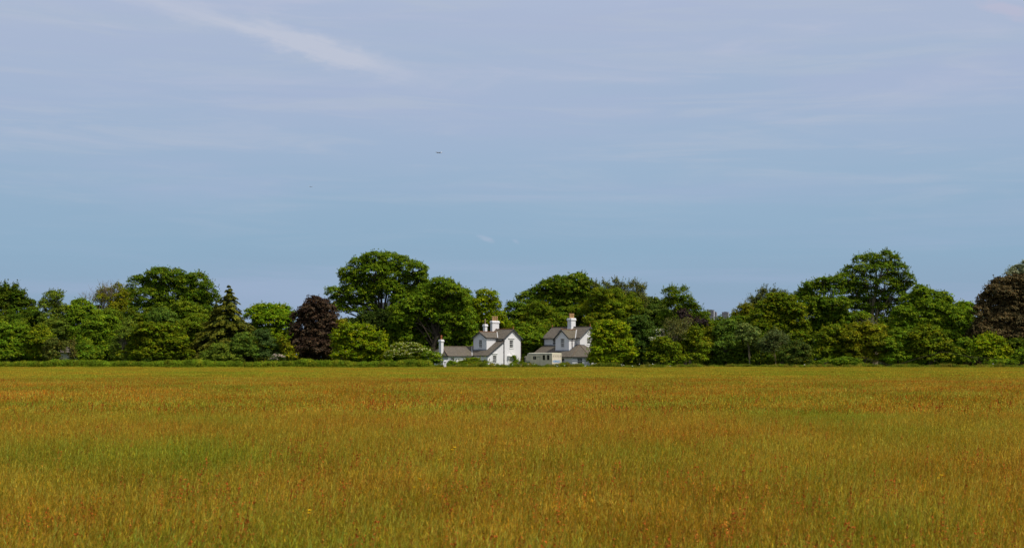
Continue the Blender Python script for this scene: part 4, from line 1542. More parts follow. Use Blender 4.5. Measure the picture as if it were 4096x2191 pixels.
# ------------------------------------------------------------------ aircraft
def airliner(px, py, Y, heading, pitch, bank, label, scale=1.0):
    c = at(px, py, Y)
    root = empty('airliner', c, 0)
    root.rotation_euler = (R(bank), R(pitch), R(heading))
    root.scale = (scale,) * 3
    body = mat('aircraft_white', (0.75, 0.77, 0.8), .35, .5)
    under = mat('aircraft_grey', (0.16, 0.18, 0.22), .5, .4)
    bm = bmesh.new()
    bm.free()
    m = MB()
    st = [(19, 0.05), (18.2, .9), (16.5, 1.6), (13, 1.98), (-8, 1.98), (-13, 1.5), (-17, .8), (-18.8, .2)]
    V = []; F = []
    for (x, r) in st:
        zo = 0.0 if x > -8 else (-8 - x) * 0.12
        for k in range(14):
            t = 2 * math.pi * k / 14
            V.append((x, r * math.cos(t), r * math.sin(t) + zo))
    for i in range(len(st) - 1):
        for k in range(14):
            j = (k + 1) % 14
            F.append((i * 14 + k, (i + 1) * 14 + k, (i + 1) * 14 + j, i * 14 + j))
    m.add(V, F); m.build('fuselage', mat('fuselage_grey', (.20, .22, .26), .5, .4), root, True)
    for s in (1, -1):
        m = MB()
        v = [(5, s * 1.6, -1.0), (-2, s * 1.6, -1.0), (-5.2, s * 17, .6), (-3.4, s * 17, .6)]
        up = [(x, y, z + (.55 if abs(y) < 3 else .12)) for x, y, z in v]
        f = [(0, 1, 2, 3), (7, 6, 5, 4), (0, 4, 5, 1), (1, 5, 6, 2), (2, 6, 7, 3), (3, 7, 4, 0)]
        m.add(v + up, f); wg = m.build('wing', under, root)
        m = MB()
        V = []; F = []
        for (x, r) in ((5.6, .9), (5.2, 1.1), (2.5, 1.05), (1.0, .7)):
            for k in range(12):
                t = 2 * math.pi * k / 12
                V.append((x, s * 5.8 + r * math.cos(t), -1.9 + r * math.sin(t)))
        for i in range(3):
            for k in range(12):
                j = (k + 1) % 12
                F.append((i * 12 + k, (i + 1) * 12 + k, (i + 1) * 12 + j, i * 12 + j))
        F += [tuple(range(12)), tuple(36 + k for k in reversed(range(12)))]
        m.add(V, F); m.build('engine', under, wg)
        m = MB()
        v = [(-14.5, s * .7, 1.1), (-17.2, s * .7, 1.1), (-18.6, s * 6, 1.6), (-17.4, s * 6, 1.6)]
        m.add(v + [(x, y, z + .2) for x, y, z in v], f); m.build('tailplane', under, root)
    m = MB()
    v = [(-12.8, -.15, 1.8), (-17.4, -.15, 1.8), (-19.2, -.15, 8.0), (-17.4, -.15, 8.0)]
    m.add(v + [(x, .15, z) for x, y, z in v], [(3, 2, 1, 0), (4, 5, 6, 7), (0, 1, 5, 4), (1, 2, 6, 5), (2, 3, 7, 6), (3, 0, 4, 7)])
    m.build('tail_fin', body, root)
    tag(root, label, 'airliner', KINDS.get('airliner'))
airliner(1755, 611, 7200, 215, -4, 3, 'larger airliner with spread wings, upper of the two in the sky')
airliner(1243, 747, 13000, 10, 4, 0, 'tiny distant airliner, lower and left of the larger one', 0.9)

# ------------------------------------------------------------------ trees (lobes: photo px, py, rx, ry)
T = tree
# --- left third
T('yew_tree', 'dark broad evergreen with brown spiky tops at the left edge of the photo', 'tree', 262,
  [(18, 1225, 70, 70), (90, 1255, 62, 60), (-60, 1230, 80, 80), (140, 1290, 55, 55), (40, 1310, 90, 60), (25, 1158, 12, 30), (28, 1185, 24, 26), (64, 1160, 10, 28), (68, 1190, 22, 24), (92, 1184, 9, 24), (-30, 1170, 30, 40), (-140, 1260, 80, 90)],
  'dark', trunk_r=.45, leaf=.30, sub=.26)
T('ash_tree', 'slender pale green tree with see-through crown right of the dark evergreen', 'tree', 258,
  [(205, 1192, 34, 30), (232, 1190, 26, 26), (180, 1225, 26, 30), (215, 1240, 48, 40), (255, 1260, 40, 40), (190, 1290, 36, 40), (235, 1320, 50, 44)],
  'grey', trunk_r=.2, leaf=.27, dens=.62, sub=.3, loose=.15, nper=5, trunkcol=(.14, .12, .09))
T('maple_tree', 'mid green tree standing between the slender pale tree and the willow', 'tree', 260,
  [(325, 1228, 40, 30), (295, 1255, 40, 36), (350, 1262, 50, 38), (310, 1310, 60, 56), (375, 1310, 50, 56), (330, 1370, 60, 60)],
  'ash', trunk_r=.25, leaf=.30, dens=.85)
T('willow_tree', 'yellowish willow with bare tangled twigs above its crown, left of the great oak', 'tree', 268,
  [(425, 1175, 36, 26), (470, 1158, 26, 24), (400, 1200, 26, 30), (445, 1205, 44, 32), (490, 1195, 26, 36), (470, 1240, 40, 36)],
  'gold', trunk_r=.25, leaf=.27, dens=.6, sub=.3, loose=.2, nper=6, spiky=.3, trunkcol=(.16, .13, .09))
T('oak_tree', 'great broad dark green oak, the widest tree on the left side', 'tree', 272,
  [(560, 1150, 56, 46), (640, 1115, 66, 46), (700, 1118, 50, 44), (745, 1150, 46, 40), (790, 1130, 50, 42), (835, 1165, 40, 40), (600, 1200, 80, 50),
   (690, 1190, 80, 50), (780, 1200, 70, 50), (850, 1205, 34, 36), (520, 1195, 46, 44), (500, 1240, 40, 40), (570, 1250, 60, 40), (660, 1250, 70, 44), (750, 1250, 70, 50), (830, 1250, 50, 44), (850, 1290, 50, 60), (760, 1310, 60, 50)],
  'oak', base_px=690, trunk_r=.6, leaf=.29, dens=.72, sub=.27, nper=6, fill=.3)
T('alder_tree', 'bushy bright green tree low in front of the willow, left part of the tree line', 'tree', 250,
  [(420, 1290, 50, 34), (380, 1320, 50, 40), (450, 1330, 50, 44), (360, 1370, 60, 56), (440, 1390, 56, 50), (400, 1420, 80, 36)],
  'ash', trunk_r=.22, dens=.95)
T('lime_tree', 'leafy mid green tree below the right half of the great oak', 'tree', 256,
  [(735, 1240, 50, 34), (790, 1262, 44, 36), (700, 1280, 44, 40), (770, 1310, 56, 46), (740, 1360, 56, 56), (810, 1370, 44, 60), (710, 1240, 30, 26)],
  'oak', trunk_r=.28, tipf=.7)
T('elder_tree', 'small bluish green tree in front of the great oak', 'tree', 249,
  [(640, 1255, 36, 22), (670, 1275, 40, 28), (625, 1290, 36, 30), (660, 1310, 44, 30)], 'blue', trunk_r=.15)
T('hawthorn', 'wide dark olive hawthorn with layered branches below the great oak', 'shrub', 243,
  [(600, 1325, 64, 34), (670, 1330, 60, 34), (560, 1370, 60, 40), (640, 1375, 80, 40), (710, 1380, 50, 44), (540, 1415, 60, 36), (620, 1420, 90, 34), (700, 1425, 80, 32)],
  'olive', trunk_r=.2, upb=.9, sub=.27, clumpvar=.35)
T('hazel_bush', 'bushy green shrub at the far left behind the hedge', 'shrub', 246,
  [(20, 1330, 56, 44), (75, 1330, 44, 40), (-50, 1340, 60, 60), (30, 1385, 70, 50), (100, 1385, 60, 50), (60, 1425, 90, 34), (-90, 1400, 80, 60)],
  'ash', trunk_r=.15, sub=.27)
T('hawthorn', 'yellow green shrub below the slender pale tree', 'shrub', 244,
  [(165, 1330, 34, 30), (145, 1365, 36, 36), (185, 1370, 34, 44), (160, 1415, 50, 36)], 'olive', trunk_r=.12)
T('elder_bush', 'dull brownish green shrub left of the white building glimpsed behind the hedge', 'shrub', 240,
  [(210, 1385, 30, 34), (214, 1425, 30, 26), (200, 1420, 34, 30), (244, 1385, 22, 16), (264, 1380, 20, 14), (250, 1402, 12, 10)], 'rust', sprig=.5, trunk_r=.1, dens=.7)
T('larch_sapling', 'small rusty brown sapling right of the white building glimpsed behind the hedge', 'tree', 241,
  [(288, 1375, 15, 20), (286, 1400, 14, 20), (294, 1425, 15, 20)], ((.12, .115, .02), (.14, .12, .025)), skirt=False, sprig=.5, trunk_r=.08, dens=.45, nper=6, trunkcol=(.2, .13, .07))
T('laurel_bush', 'dark green shrub right of the small rusty sapling', 'shrub', 243,
  [(335, 1400, 36, 34), (330, 1432, 50, 24), (375, 1425, 40, 28)], 'oak', trunk_r=.1)
T('hazel_bush', 'grey green bush with dead twigs in the dip left of the olive hawthorn', 'shrub', 245,
  [(500, 1345, 34, 36), (480, 1390, 40, 40), (515, 1300, 26, 24), (490, 1430, 50, 26)], 'grey', trunk_r=.1, dens=.6, loose=.2, nper=7, trunkcol=(.2, .16, .10))
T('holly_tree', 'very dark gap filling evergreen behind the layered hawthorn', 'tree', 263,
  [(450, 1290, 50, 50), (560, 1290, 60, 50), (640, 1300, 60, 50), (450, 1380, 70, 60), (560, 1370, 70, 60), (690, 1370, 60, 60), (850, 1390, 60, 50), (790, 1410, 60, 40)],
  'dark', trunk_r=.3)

T('robinia_tree', 'rounded bright green tree between the conifer and the purple tree', 'tree', 258,
  [(1060, 1240, 44, 26), (1115, 1250, 48, 30), (1020, 1265, 40, 34), (1150, 1275, 34, 36), (1080, 1285, 64, 40), (1040, 1330, 60, 44), (1130, 1330, 54, 46), (1070, 1385, 70, 50), (1150, 1390, 44, 46)],
  'bright', trunk_r=.3, leaf=.29, sub=.28)
T('cotoneaster', 'blue grey rounded shrub at the right foot of the golden conifer', 'shrub', 241,
  [(975, 1362, 38, 30), (960, 1395, 40, 34), (1000, 1410, 34, 34)], 'blue', trunk_r=.12, leaf=.24)
T('privet_bush', 'mid green rounded shrub right of the blue grey shrub', 'shrub', 242,
  [(1050, 1350, 34, 30), (1065, 1385, 40, 36), (1045, 1420, 44, 28)], ((.065, .11, .020), (.09, .14, .03)), trunk_r=.12, leaf=.24)
T('elder_bush', 'low mixed green shrub under the golden conifer, left of the blue grey shrub', 'shrub', 240,
  [(880, 1400, 44, 26), (920, 1415, 36, 26), (850, 1425, 44, 24), (905, 1435, 60, 20)], 'grey', trunk_r=.1, leaf=.25)
T('rose_bush', 'low bush of pale pink blossom peeping over the hedge left of the purple tree', 'shrub', 234,
  [(1115, 1432, 22, 14), (1098, 1440, 16, 10)], ((.07, .11, .03), (.1, .14, .04)), trunk_r=.05, leaf=.15, flowers=((.78, .62, .55), .55))
T('hazel_bush', 'thin olive sapling growth just left of the purple tree', 'shrub', 243,
  [(1145, 1400, 24, 30), (1155, 1430, 34, 22), (1130, 1370, 20, 26)], 'gold', trunk_r=.07, dens=.6)
T('purple_maple', 'dark purple leaved maple left of the pale green elder', 'tree', 252,
  [(1260, 1215, 34, 30), (1290, 1225, 30, 26), (1235, 1250, 40, 34), (1315, 1255, 36, 36), (1200, 1275, 34, 30), (1270, 1285, 56, 40), (1330, 1300, 26, 44), (1215, 1325, 52, 44),
   (1290, 1340, 54, 46), (1200, 1380, 40, 44), (1260, 1395, 64, 46), (1310, 1400, 40, 44)],
  'copper', trunk_r=.3, leaf=.32, sub=.26, tipf=.5, trans=.15)
T('golden_elder', 'small bright yellow leaved tree beside the purple maple', 'tree', 251,
  [(1362, 1292, 20, 14), (1352, 1312, 20, 16), (1375, 1310, 18, 14)], 'yellow', trunk_r=.1, leaf=.26, dens=.9)
T('elder_tree', 'pale green spreading elder with layered boughs, right of the purple maple', 'tree', 244,
  [(1400, 1320, 44, 26), (1455, 1320, 40, 22), (1365, 1350, 40, 30), (1430, 1350, 60, 28), (1500, 1350, 44, 26), (1530, 1365, 20, 16), (1370, 1390, 44, 32), (1450, 1390, 70, 32), (1515, 1400, 40, 30), (1400, 1425, 70, 26), (1480, 1430, 60, 22)],
  'lime', trunk_r=.22, leaf=.27, upb=.9, flowers=((.42, .46, .22), .03), sub=.28)
T('elderflower_bush', 'rounded elder covered in cream flower heads left of the slate wing', 'shrub', 238,
  [(1600, 1395, 36, 22), (1650, 1395, 36, 24), (1575, 1420, 36, 22), (1630, 1420, 50, 24), (1690, 1415, 32, 22), (1600, 1385, 16, 14)],
  'olive', trunk_r=.12, leaf=.20, sprig=.6, flowers=((.80, .80, .40), .22))
T('elderflower_bush', 'dark elder with a few cream flower heads right beside the white pillar', 'shrub', 235,
  [(1715, 1430, 28, 20), (1742, 1436, 22, 20), (1752, 1420, 10, 9), (1725, 1452, 36, 12)], 'ash', sprig=.5, trunk_r=.1, leaf=.22, flowers=((.66, .66, .36), .04))

# --- centre
T('ash_tree', 'huge domed ash, tallest tree, left of the slate winged cottage', 'tree', 268,
  [(1500, 1040, 62, 34), (1440, 1062, 48, 34), (1395, 1098, 44, 32), (1390, 1130, 34, 24), (1560, 1048, 60, 38), (1610, 1062, 54, 40), (1665, 1085, 46, 38), (1685, 1115, 32, 32), (1500, 1090, 66, 34), (1430, 1118, 44, 22),
   (1570, 1110, 66, 34), (1640, 1120, 52, 30), (1335, 1172, 34, 28), (1370, 1185, 40, 24), (1425, 1175, 50, 26), (1480, 1175, 44, 26), (1340, 1205, 34, 22), (1395, 1215, 44, 20), (1450, 1210, 44, 22), (1555, 1150, 50, 28), (1620, 1165, 50, 30), (1370, 1245, 36, 16), (1660, 1185, 50, 34), (1430, 1240, 30, 14), (1585, 1170, 50, 26), (1610, 1200, 50, 30), (1500, 1190, 40, 24), (1480, 1235, 30, 20), (1340, 1225, 26, 16), (1585, 1215, 30, 24), (1700, 1150, 34, 26), (1520, 1155, 50, 24), (1460, 1140, 50, 24)],
  'ash', base_px=1545, trunk_r=.75, leaf=.29, dens=.78, sub=.26, fill=.3, nper=6, upb=.6, trunk_top=9.5, skirt=False)
T('ash_tree', 'wide bushy ash drooping behind the slate wing, right half of the ash pair', 'tree', 258,
  [(1765, 1140, 52, 28), (1720, 1170, 60, 34), (1800, 1170, 52, 36), (1850, 1205, 36, 36), (1690, 1210, 60, 34), (1760, 1215, 66, 38), (1830, 1245, 50, 38), (1870, 1270, 34, 40), (1640, 1245, 56, 34), (1710, 1260, 66, 36),
   (1780, 1280, 66, 36), (1600, 1280, 40, 30), (1860, 1310, 34, 34), (1620, 1300, 40, 26), (1660, 1215, 50, 30), (1590, 1245, 44, 28)],
  'ash', base_px=1735, trunk_r=.6, leaf=.31, sub=.30, nper=5, upb=.6)
T('holm_oak', 'evergreen under the ash pair, its leaves near black to give the deep shade', 'tree', 263,
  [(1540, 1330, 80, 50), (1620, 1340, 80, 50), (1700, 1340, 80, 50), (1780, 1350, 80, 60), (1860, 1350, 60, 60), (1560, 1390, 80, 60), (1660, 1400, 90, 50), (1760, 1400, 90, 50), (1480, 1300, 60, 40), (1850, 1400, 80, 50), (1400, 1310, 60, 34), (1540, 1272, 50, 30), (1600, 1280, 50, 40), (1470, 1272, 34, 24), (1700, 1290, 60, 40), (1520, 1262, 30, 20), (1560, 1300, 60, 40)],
  ((.036, .058, .006), (.05, .08, .008)), trunk_r=.4, leaf=.34)  # deep shade under the ashes put into the near-black leaf colour
T('holm_oak', 'dark round headed tree poking up behind the ash pair', 'tree', 285,
  [(1800, 1150, 26, 22), (1828, 1170, 22, 24), (1858, 1178, 24, 24), (1870, 1210, 26, 30), (1895, 1225, 26, 30), (1890, 1270, 40, 40), (1900, 1320, 40, 40)],
  'oak', trunk_r=.35, dens=.9)
T('false_acacia', 'light airy green tree directly behind the chimneys of the slate winged cottage', 'tree', 264,
  [(1935, 1180, 30, 24), (1970, 1190, 28, 26), (1920, 1215, 34, 26), (1980, 1225, 26, 28), (1945, 1250, 40, 28), (2005, 1268, 22, 26), (1970, 1290, 44, 26), (1925, 1290, 44, 30), (2010, 1300, 26, 24), (1900, 1250, 26, 26)],
  'lime', trunk_r=.28, leaf=.28, dens=.72, sub=.30, nper=5)
T('oak_tree', 'tall rounded dark oak behind the gap between the two cottages', 'tree', 274,
  [(2235, 1140, 52, 34), (2310, 1130, 46, 36), (2315, 1112, 16, 14), (2190, 1160, 46, 34), (2270, 1160, 52, 36), (2350, 1160, 46, 38), (2150, 1180, 34, 30), (2110, 1205, 42, 36), (2190, 1210, 60, 40), (2280, 1215, 70, 44),
   (2370, 1205, 50, 44), (2060, 1250, 44, 40), (2130, 1260, 60, 44), (2230, 1275, 80, 44), (2330, 1270, 80, 48), (2050, 1300, 44, 44), (2130, 1330, 70, 50), (2220, 1330, 70, 44)],
  'oak', base_px=2240, trunk_r=.65, leaf=.32, sub=.30, tipf=.5)
T('sycamore_tree', 'dull dark green tree close behind the ridge of the right cottage', 'tree', 266,
  [(2150, 1240, 40, 34), (2195, 1275, 44, 38), (2130, 1290, 44, 36), (2250, 1300, 44, 36), (2180, 1330, 60, 44)], 'olive', trunk_r=.3, tipf=.15)
T('hazel_tree', 'leafy green bush tree filling the space between the two cottages', 'tree', 256,
  [(2100, 1325, 36, 26), (2150, 1335, 34, 26), (2080, 1360, 40, 36), (2140, 1370, 48, 36), (2100, 1405, 50, 36), (2160, 1400, 34, 30), (2090, 1430, 50, 24), (2190, 1350, 20, 24)],
  'ash', trunk_r=.2, leaf=.29, sub=.28, tipf=.5)
T('hawthorn_tree', 'tree with long loose upright sprays on top, right of the tall rounded oak', 'tree', 267,
  [(2400, 1190, 44, 36), (2450, 1195, 40, 40), (2380, 1235, 50, 40), (2450, 1245, 60, 40), (2520, 1225, 50, 44), (2420, 1290, 80, 40), (2500, 1290, 60, 40), (2400, 1330, 80, 40)],
  'olive', base_px=2440, trunk_r=.35, leaf=.28, dens=.9)
T('poplar_tree', 'sparse spiky topped tree reaching up beside the loose sprays, behind the right cottage garden', 'tree', 270,
  [(2420, 1145, 14, 16), (2440, 1160, 18, 18), (2463, 1132, 12, 16), (2470, 1160, 18, 22), (2490, 1150, 16, 22), (2520, 1150, 14, 18), (2540, 1145, 15, 18), (2560, 1160, 18, 18), (2575, 1155, 10, 14), (2500, 1185, 34, 26), (2545, 1190, 34, 26), (2450, 1185, 26, 22), (2390, 1150, 10, 12), (2378, 1142, 8, 8)],
  ((.11, .125, .022), (.16, .17, .035)), trunk_r=.25, leaf=.23, dens=.6, sub=.45, loose=.35, nper=6, spiky=.4, fill=0, sprig=1.6)
T('lime_tree', 'rounded olive green tree right of the spiky topped tree', 'tree', 272,
  [(2600, 1215, 40, 26), (2640, 1240, 40, 34), (2560, 1240, 44, 34), (2610, 1265, 64, 40), (2680, 1275, 40, 34), (2570, 1300, 60, 40), (2660, 1310, 60, 40)],
  ((.075, .12, .012), (.12, .165, .016)), trunk_r=.35)
T('laurel_bush', 'big rounded glossy bright green bush covering the right end of the right cottage', 'shrub', 239,
  [(2440, 1310, 44, 30), (2480, 1325, 36, 34), (2400, 1335, 32, 30), (2430, 1355, 50, 36), (2395, 1380, 30, 34), (2450, 1390, 54, 38), (2500, 1385, 34, 44), (2410, 1415, 40, 30), (2470, 1425, 54, 26), (2520, 1420, 30, 28), (2385, 1410, 26, 28), (2390, 1440, 30, 18), (2440, 1445, 50, 16), (2375, 1350, 18, 22), (2366, 1440, 14, 14), (2368, 1425, 12, 12), (2380, 1447, 26, 15), (2384, 1436, 22, 14)],
  'lime', trunk_r=.2, leaf=.27, sub=.24, trans=.25, clumpvar=.28)
T('bay_tree', 'tall deep green bush joined to the right side of the glossy bright bush', 'shrub', 243,
  [(2550, 1290, 40, 26), (2525, 1320, 34, 34), (2580, 1320, 40, 34), (2540, 1360, 44, 38), (2600, 1360, 34, 40), (2560, 1400, 50, 38), (2610, 1410, 30, 40), (2570, 1440, 50, 20)],
  ((.065, .115, .012), (.095, .15, .018)), trunk_r=.2, leaf=.26, sub=.26)

# --- right third
T('thorn_tree', 'dark tree with twisted leafy horns on top, left of the far tower blocks', 'tree', 262,
  [(2665, 1168, 16, 12), (2690, 1160, 18, 14), (2735, 1162, 14, 14), (2700, 1185, 34, 22), (2745, 1195, 20, 18), (2670, 1210, 24, 22), (2710, 1225, 40, 30), (2770, 1215, 18, 20), (2760, 1245, 34, 30), (2790, 1235, 16, 16), (2795, 1262, 26, 20), (2735, 1275, 50, 30), (2815, 1290, 30, 20)],
  'oak', trunk_r=.3, leaf=.25, dens=.8, loose=.2, tipf=.5, fill=.25, sprig=1.5)
T('damson_tree', 'small purplish dark tree below the tree with twisted horns', 'tree', 256,
  [(2745, 1280, 28, 22), (2800, 1295, 34, 20), (2730, 1260, 22, 24)], ((.035, .022, .022), (.06, .04, .03)), skirt=False, trunk_r=.15, dens=.8)
T('lilac_bush', 'bush with drooping white blossom left of the brown twiggy thicket', 'shrub', 241,
  [(2640, 1330, 24, 14), (2660, 1345, 22, 14), (2625, 1345, 20, 14), (2640, 1365, 40, 24)], 'oak', trunk_r=.12, leaf=.2, flowers=((.78, .76, .62), .38))
T('thicket', 'brown twiggy thicket of nearly bare stems right of the white blossom', 'shrub', 240,
  [(2690, 1310, 40, 40), (2730, 1320, 34, 34), (2710, 1350, 50, 34), (2750, 1295, 24, 26)], ((.12, .125, .03), (.15, .15, .035)), trunk_r=.08, leaf=.20, sprig=.4, fill=0, dens=.2, loose=.25, nper=14, trunkcol=(.17, .13, .08))
T('hawthorn', 'low dark green hawthorn at the field edge right of the deep green bush', 'shrub', 238,
  [(2640, 1395, 40, 30), (2680, 1400, 40, 34), (2620, 1430, 40, 26), (2680, 1440, 60, 22), (2650, 1370, 34, 22)], 'olive', trunk_r=.12, clumpvar=.35)
T('blackthorn', 'olive shrub with ragged top at the field edge below the thorn tree', 'shrub', 239,
  [(2760, 1360, 40, 34), (2730, 1400, 44, 34), (2790, 1395, 44, 36), (2760, 1435, 64, 24), (2780, 1330, 26, 24)], 'olive', trunk_r=.12, loose=.1, nper=6, trunkcol=(.18, .15, .10))
T('field_maple', 'yellow green rounded tree in front of the far tower blocks', 'tree', 248,
  [(2850, 1326, 40, 18), (2830, 1350, 34, 26), (2880, 1345, 34, 28), (2845, 1385, 50, 30), (2850, 1425, 60, 30)], 'gold', trunk_r=.15, nper=6, trunkcol=(.2, .17, .12))
T('hawthorn_tree', 'low wooded treetop directly beneath the far tower blocks', 'tree', 264,
  [(2870, 1300, 40, 18), (2830, 1302, 34, 20), (2925, 1292, 34, 18), (2960, 1285, 30, 20), (2900, 1320, 50, 24), (2881, 1276, 4, 8), (2990, 1300, 44, 36)],
  'oak', trunk_r=.25, tipf=.6)
T('silver_birch', 'loose light topped small tree between the tower blocks and the wide olive lime', 'tree', 266,
  [(2934, 1258, 8, 10), (2944, 1268, 16, 12), (2970, 1240, 22, 20), (2990, 1228, 22, 16), (3000, 1255, 30, 26), (2955, 1272, 24, 20)],
  'gold', trunk_r=.15, leaf=.25, dens=.55, loose=.3, nper=6, trunkcol=(.3, .28, .24))
T('poplar_tree', 'dark narrow topped poplars clump seen behind the wide olive lime', 'tree', 285,
  [(3048, 1175, 12, 22), (3060, 1180, 14, 26), (3093, 1172, 10, 20), (3035, 1190, 10, 18), (3010, 1205, 20, 16), (3030, 1215, 24, 24), (3130, 1180, 12, 14), (3095, 1200, 30, 30), (3145, 1192, 10, 12), (3060, 1230, 44, 40), (3010, 1220, 10, 12)],
  ((.095, .11, .025), (.13, .15, .035)), trunk_r=.25, leaf=.26, dens=.6, spiky=.6, fill=0, sprig=1.5)
T('ash_tree', 'bushy green small tree left of the pale tipped elder at the field edge', 'tree', 246,
  [(2910, 1300, 34, 22), (2890, 1325, 34, 26), (2930, 1325, 30, 26), (2905, 1360, 44, 34), (2900, 1400, 50, 36), (2910, 1435, 50, 24)], 'blue', trunk_r=.15, tipf=.4, trunkcol=(.2, .17, .12), nper=6)
T('elder_tree', 'small tree with pale yellowish leaf tips and a forked pale stem at the field edge', 'tree', 242,
  [(2980, 1310, 24, 18), (2965, 1335, 24, 20), (3005, 1335, 34, 26), (2985, 1360, 40, 24), (3020, 1370, 26, 24)],
  ((.095, .135, .022), (.25, .31, .07)), base_px=2995, skirt=False, trunk_r=.12, leaf=.24, tipf=.45, trunkcol=(.3, .24, .15), nper=8)
T('lime_tree', 'wide domed olive lime tree left of the tallest oak on the right', 'tree', 260,
  [(3110, 1195, 44, 24), (3150, 1205, 40, 26), (3065, 1225, 40, 26), (3120, 1235, 56, 32), (3175, 1240, 44, 34), (3050, 1265, 44, 32), (3110, 1280, 60, 34), (3180, 1285, 52, 36), (3205, 1325, 38, 34), (3040, 1310, 44, 34), (3120, 1330, 70, 36), (3190, 1355, 50, 34), (3070, 1360, 60, 40)],
  'olive', base_px=3125, trunk_r=.5, leaf=.31, sub=.27, upb=.8)
T('sallow_tree', 'thin grey green tree with a straight tan stem under the olive lime', 'tree', 240,
  [(3095, 1345, 34, 26), (3070, 1370, 30, 26), (3120, 1370, 34, 28), (3095, 1400, 40, 28), (3050, 1400, 26, 26), (3140, 1360, 16, 20)],
  ((.10, .13, .035), (.14, .17, .05)), base_px=3103, skirt=False, trunk_r=.09, leaf=.23, dens=.55, loose=.2, nper=10, trunkcol=(.26, .19, .10))
T('bramble_bush', 'dark tangled undergrowth between the forked elder and the tan stemmed tree', 'shrub', 244,
  [(2960, 1410, 40, 30), (3010, 1410, 40, 34), (3050, 1425, 44, 30), (2970, 1440, 60, 22), (3040, 1370, 34, 30), (3150, 1430, 40, 30), (3090, 1440, 60, 22)], 'dark', trunk_r=.1, tipf=.5, sub=.3)
T('holly_bush', 'dense dark round holly with yellowish right side at the field edge', 'shrub', 237,
  [(3185, 1385, 34, 24), (3160, 1410, 38, 30), (3210, 1410, 36, 32), (3185, 1440, 54, 24)], ((.05, .080, .008), (.10, .12, .012)), trunk_r=.12, leaf=.24, tipf=.4, trans=.15)
T('oak_tree', 'tallest oak on the right with gaps of sky in its high crown', 'tree', 270,
  [(3440, 1048, 34, 28), (3480, 1038, 34, 26), (3510, 1045, 28, 26), (3545, 1030, 30, 30), (3575, 1045, 24, 30), (3400, 1085, 36, 24), (3455, 1085, 48, 30), (3530, 1085, 56, 34), (3595, 1085, 38, 36), (3625, 1120, 36, 30), (3645, 1145, 24, 24), (3380, 1120, 48, 30),
   (3460, 1130, 60, 34), (3545, 1135, 54, 36), (3600, 1150, 44, 30), (3395, 1165, 60, 36), (3480, 1185, 70, 40), (3570, 1190, 60, 36), (3420, 1220, 66, 40), (3510, 1240, 66, 40)],
  'oak', base_px=3495, trunk_r=.6, leaf=.29, dens=.62, sub=.24, nper=8, trunkcol=(.11, .075, .05), fill=.15)
T('oak_tree', 'lower dark oak spreading left from the tallest oak on the right', 'tree', 266,
  [(3290, 1128, 34, 18), (3340, 1130, 40, 24), (3230, 1145, 28, 18), (3265, 1165, 44, 28), (3195, 1185, 26, 18), (3215, 1205, 36, 28), (3330, 1170, 52, 34), (3260, 1215, 56, 34), (3340, 1225, 60, 40), (3290, 1270, 64, 40), (3360, 1290, 60, 40), (3240, 1260, 40, 34), (3270, 1320, 60, 40), (3430, 1290, 60, 40)],
  'oak', base_px=3300, trunk_r=.5, leaf=.32, dens=.9, sub=.27, nper=5)
T('sycamore_tree', 'broad mid green tree stepping down to the right of the tallest oak', 'tree', 258,
  [(3680, 1165, 30, 22), (3715, 1185, 40, 26), (3770, 1190, 34, 22), (3790, 1215, 26, 26), (3650, 1205, 48, 32), (3720, 1225, 54, 32), (3780, 1250, 50, 34), (3620, 1255, 50, 34), (3690, 1275, 64, 36), (3760, 1290, 60, 36), (3830, 1290, 44, 44), (3850, 1340, 34, 44), (3790, 1345, 60, 40), (3700, 1330, 70, 40), (3610, 1310, 50, 40), (3860, 1260, 20, 26)],
  'ash', base_px=3720, trunk_r=.45, leaf=.31, sub=.27, tipf=.5)
T('hawthorn', 'round topped hawthorn with a light top below the lower dark oak', 'shrub', 243,
  [(3330, 1325, 44, 24), (3300, 1355, 44, 30), (3370, 1350, 40, 30), (3330, 1390, 60, 36), (3290, 1420, 44, 34), (3350, 1435, 64, 26)], 'olive', trunk_r=.15, clumpvar=.35)
T('blackthorn', 'ragged hawthorn thicket with bare grey twigs sticking up below the tallest oak', 'shrub', 242,
  [(3420, 1320, 34, 26), (3470, 1320, 30, 30), (3510, 1325, 34, 26), (3400, 1355, 40, 30), (3460, 1370, 50, 36), (3520, 1370, 44, 36), (3420, 1410, 50, 34), (3500, 1420, 54, 34), (3450, 1440, 64, 20)],
  'gold', trunk_r=.12, clumpvar=.35, loose=.15, nper=7, trunkcol=(.22, .19, .14))
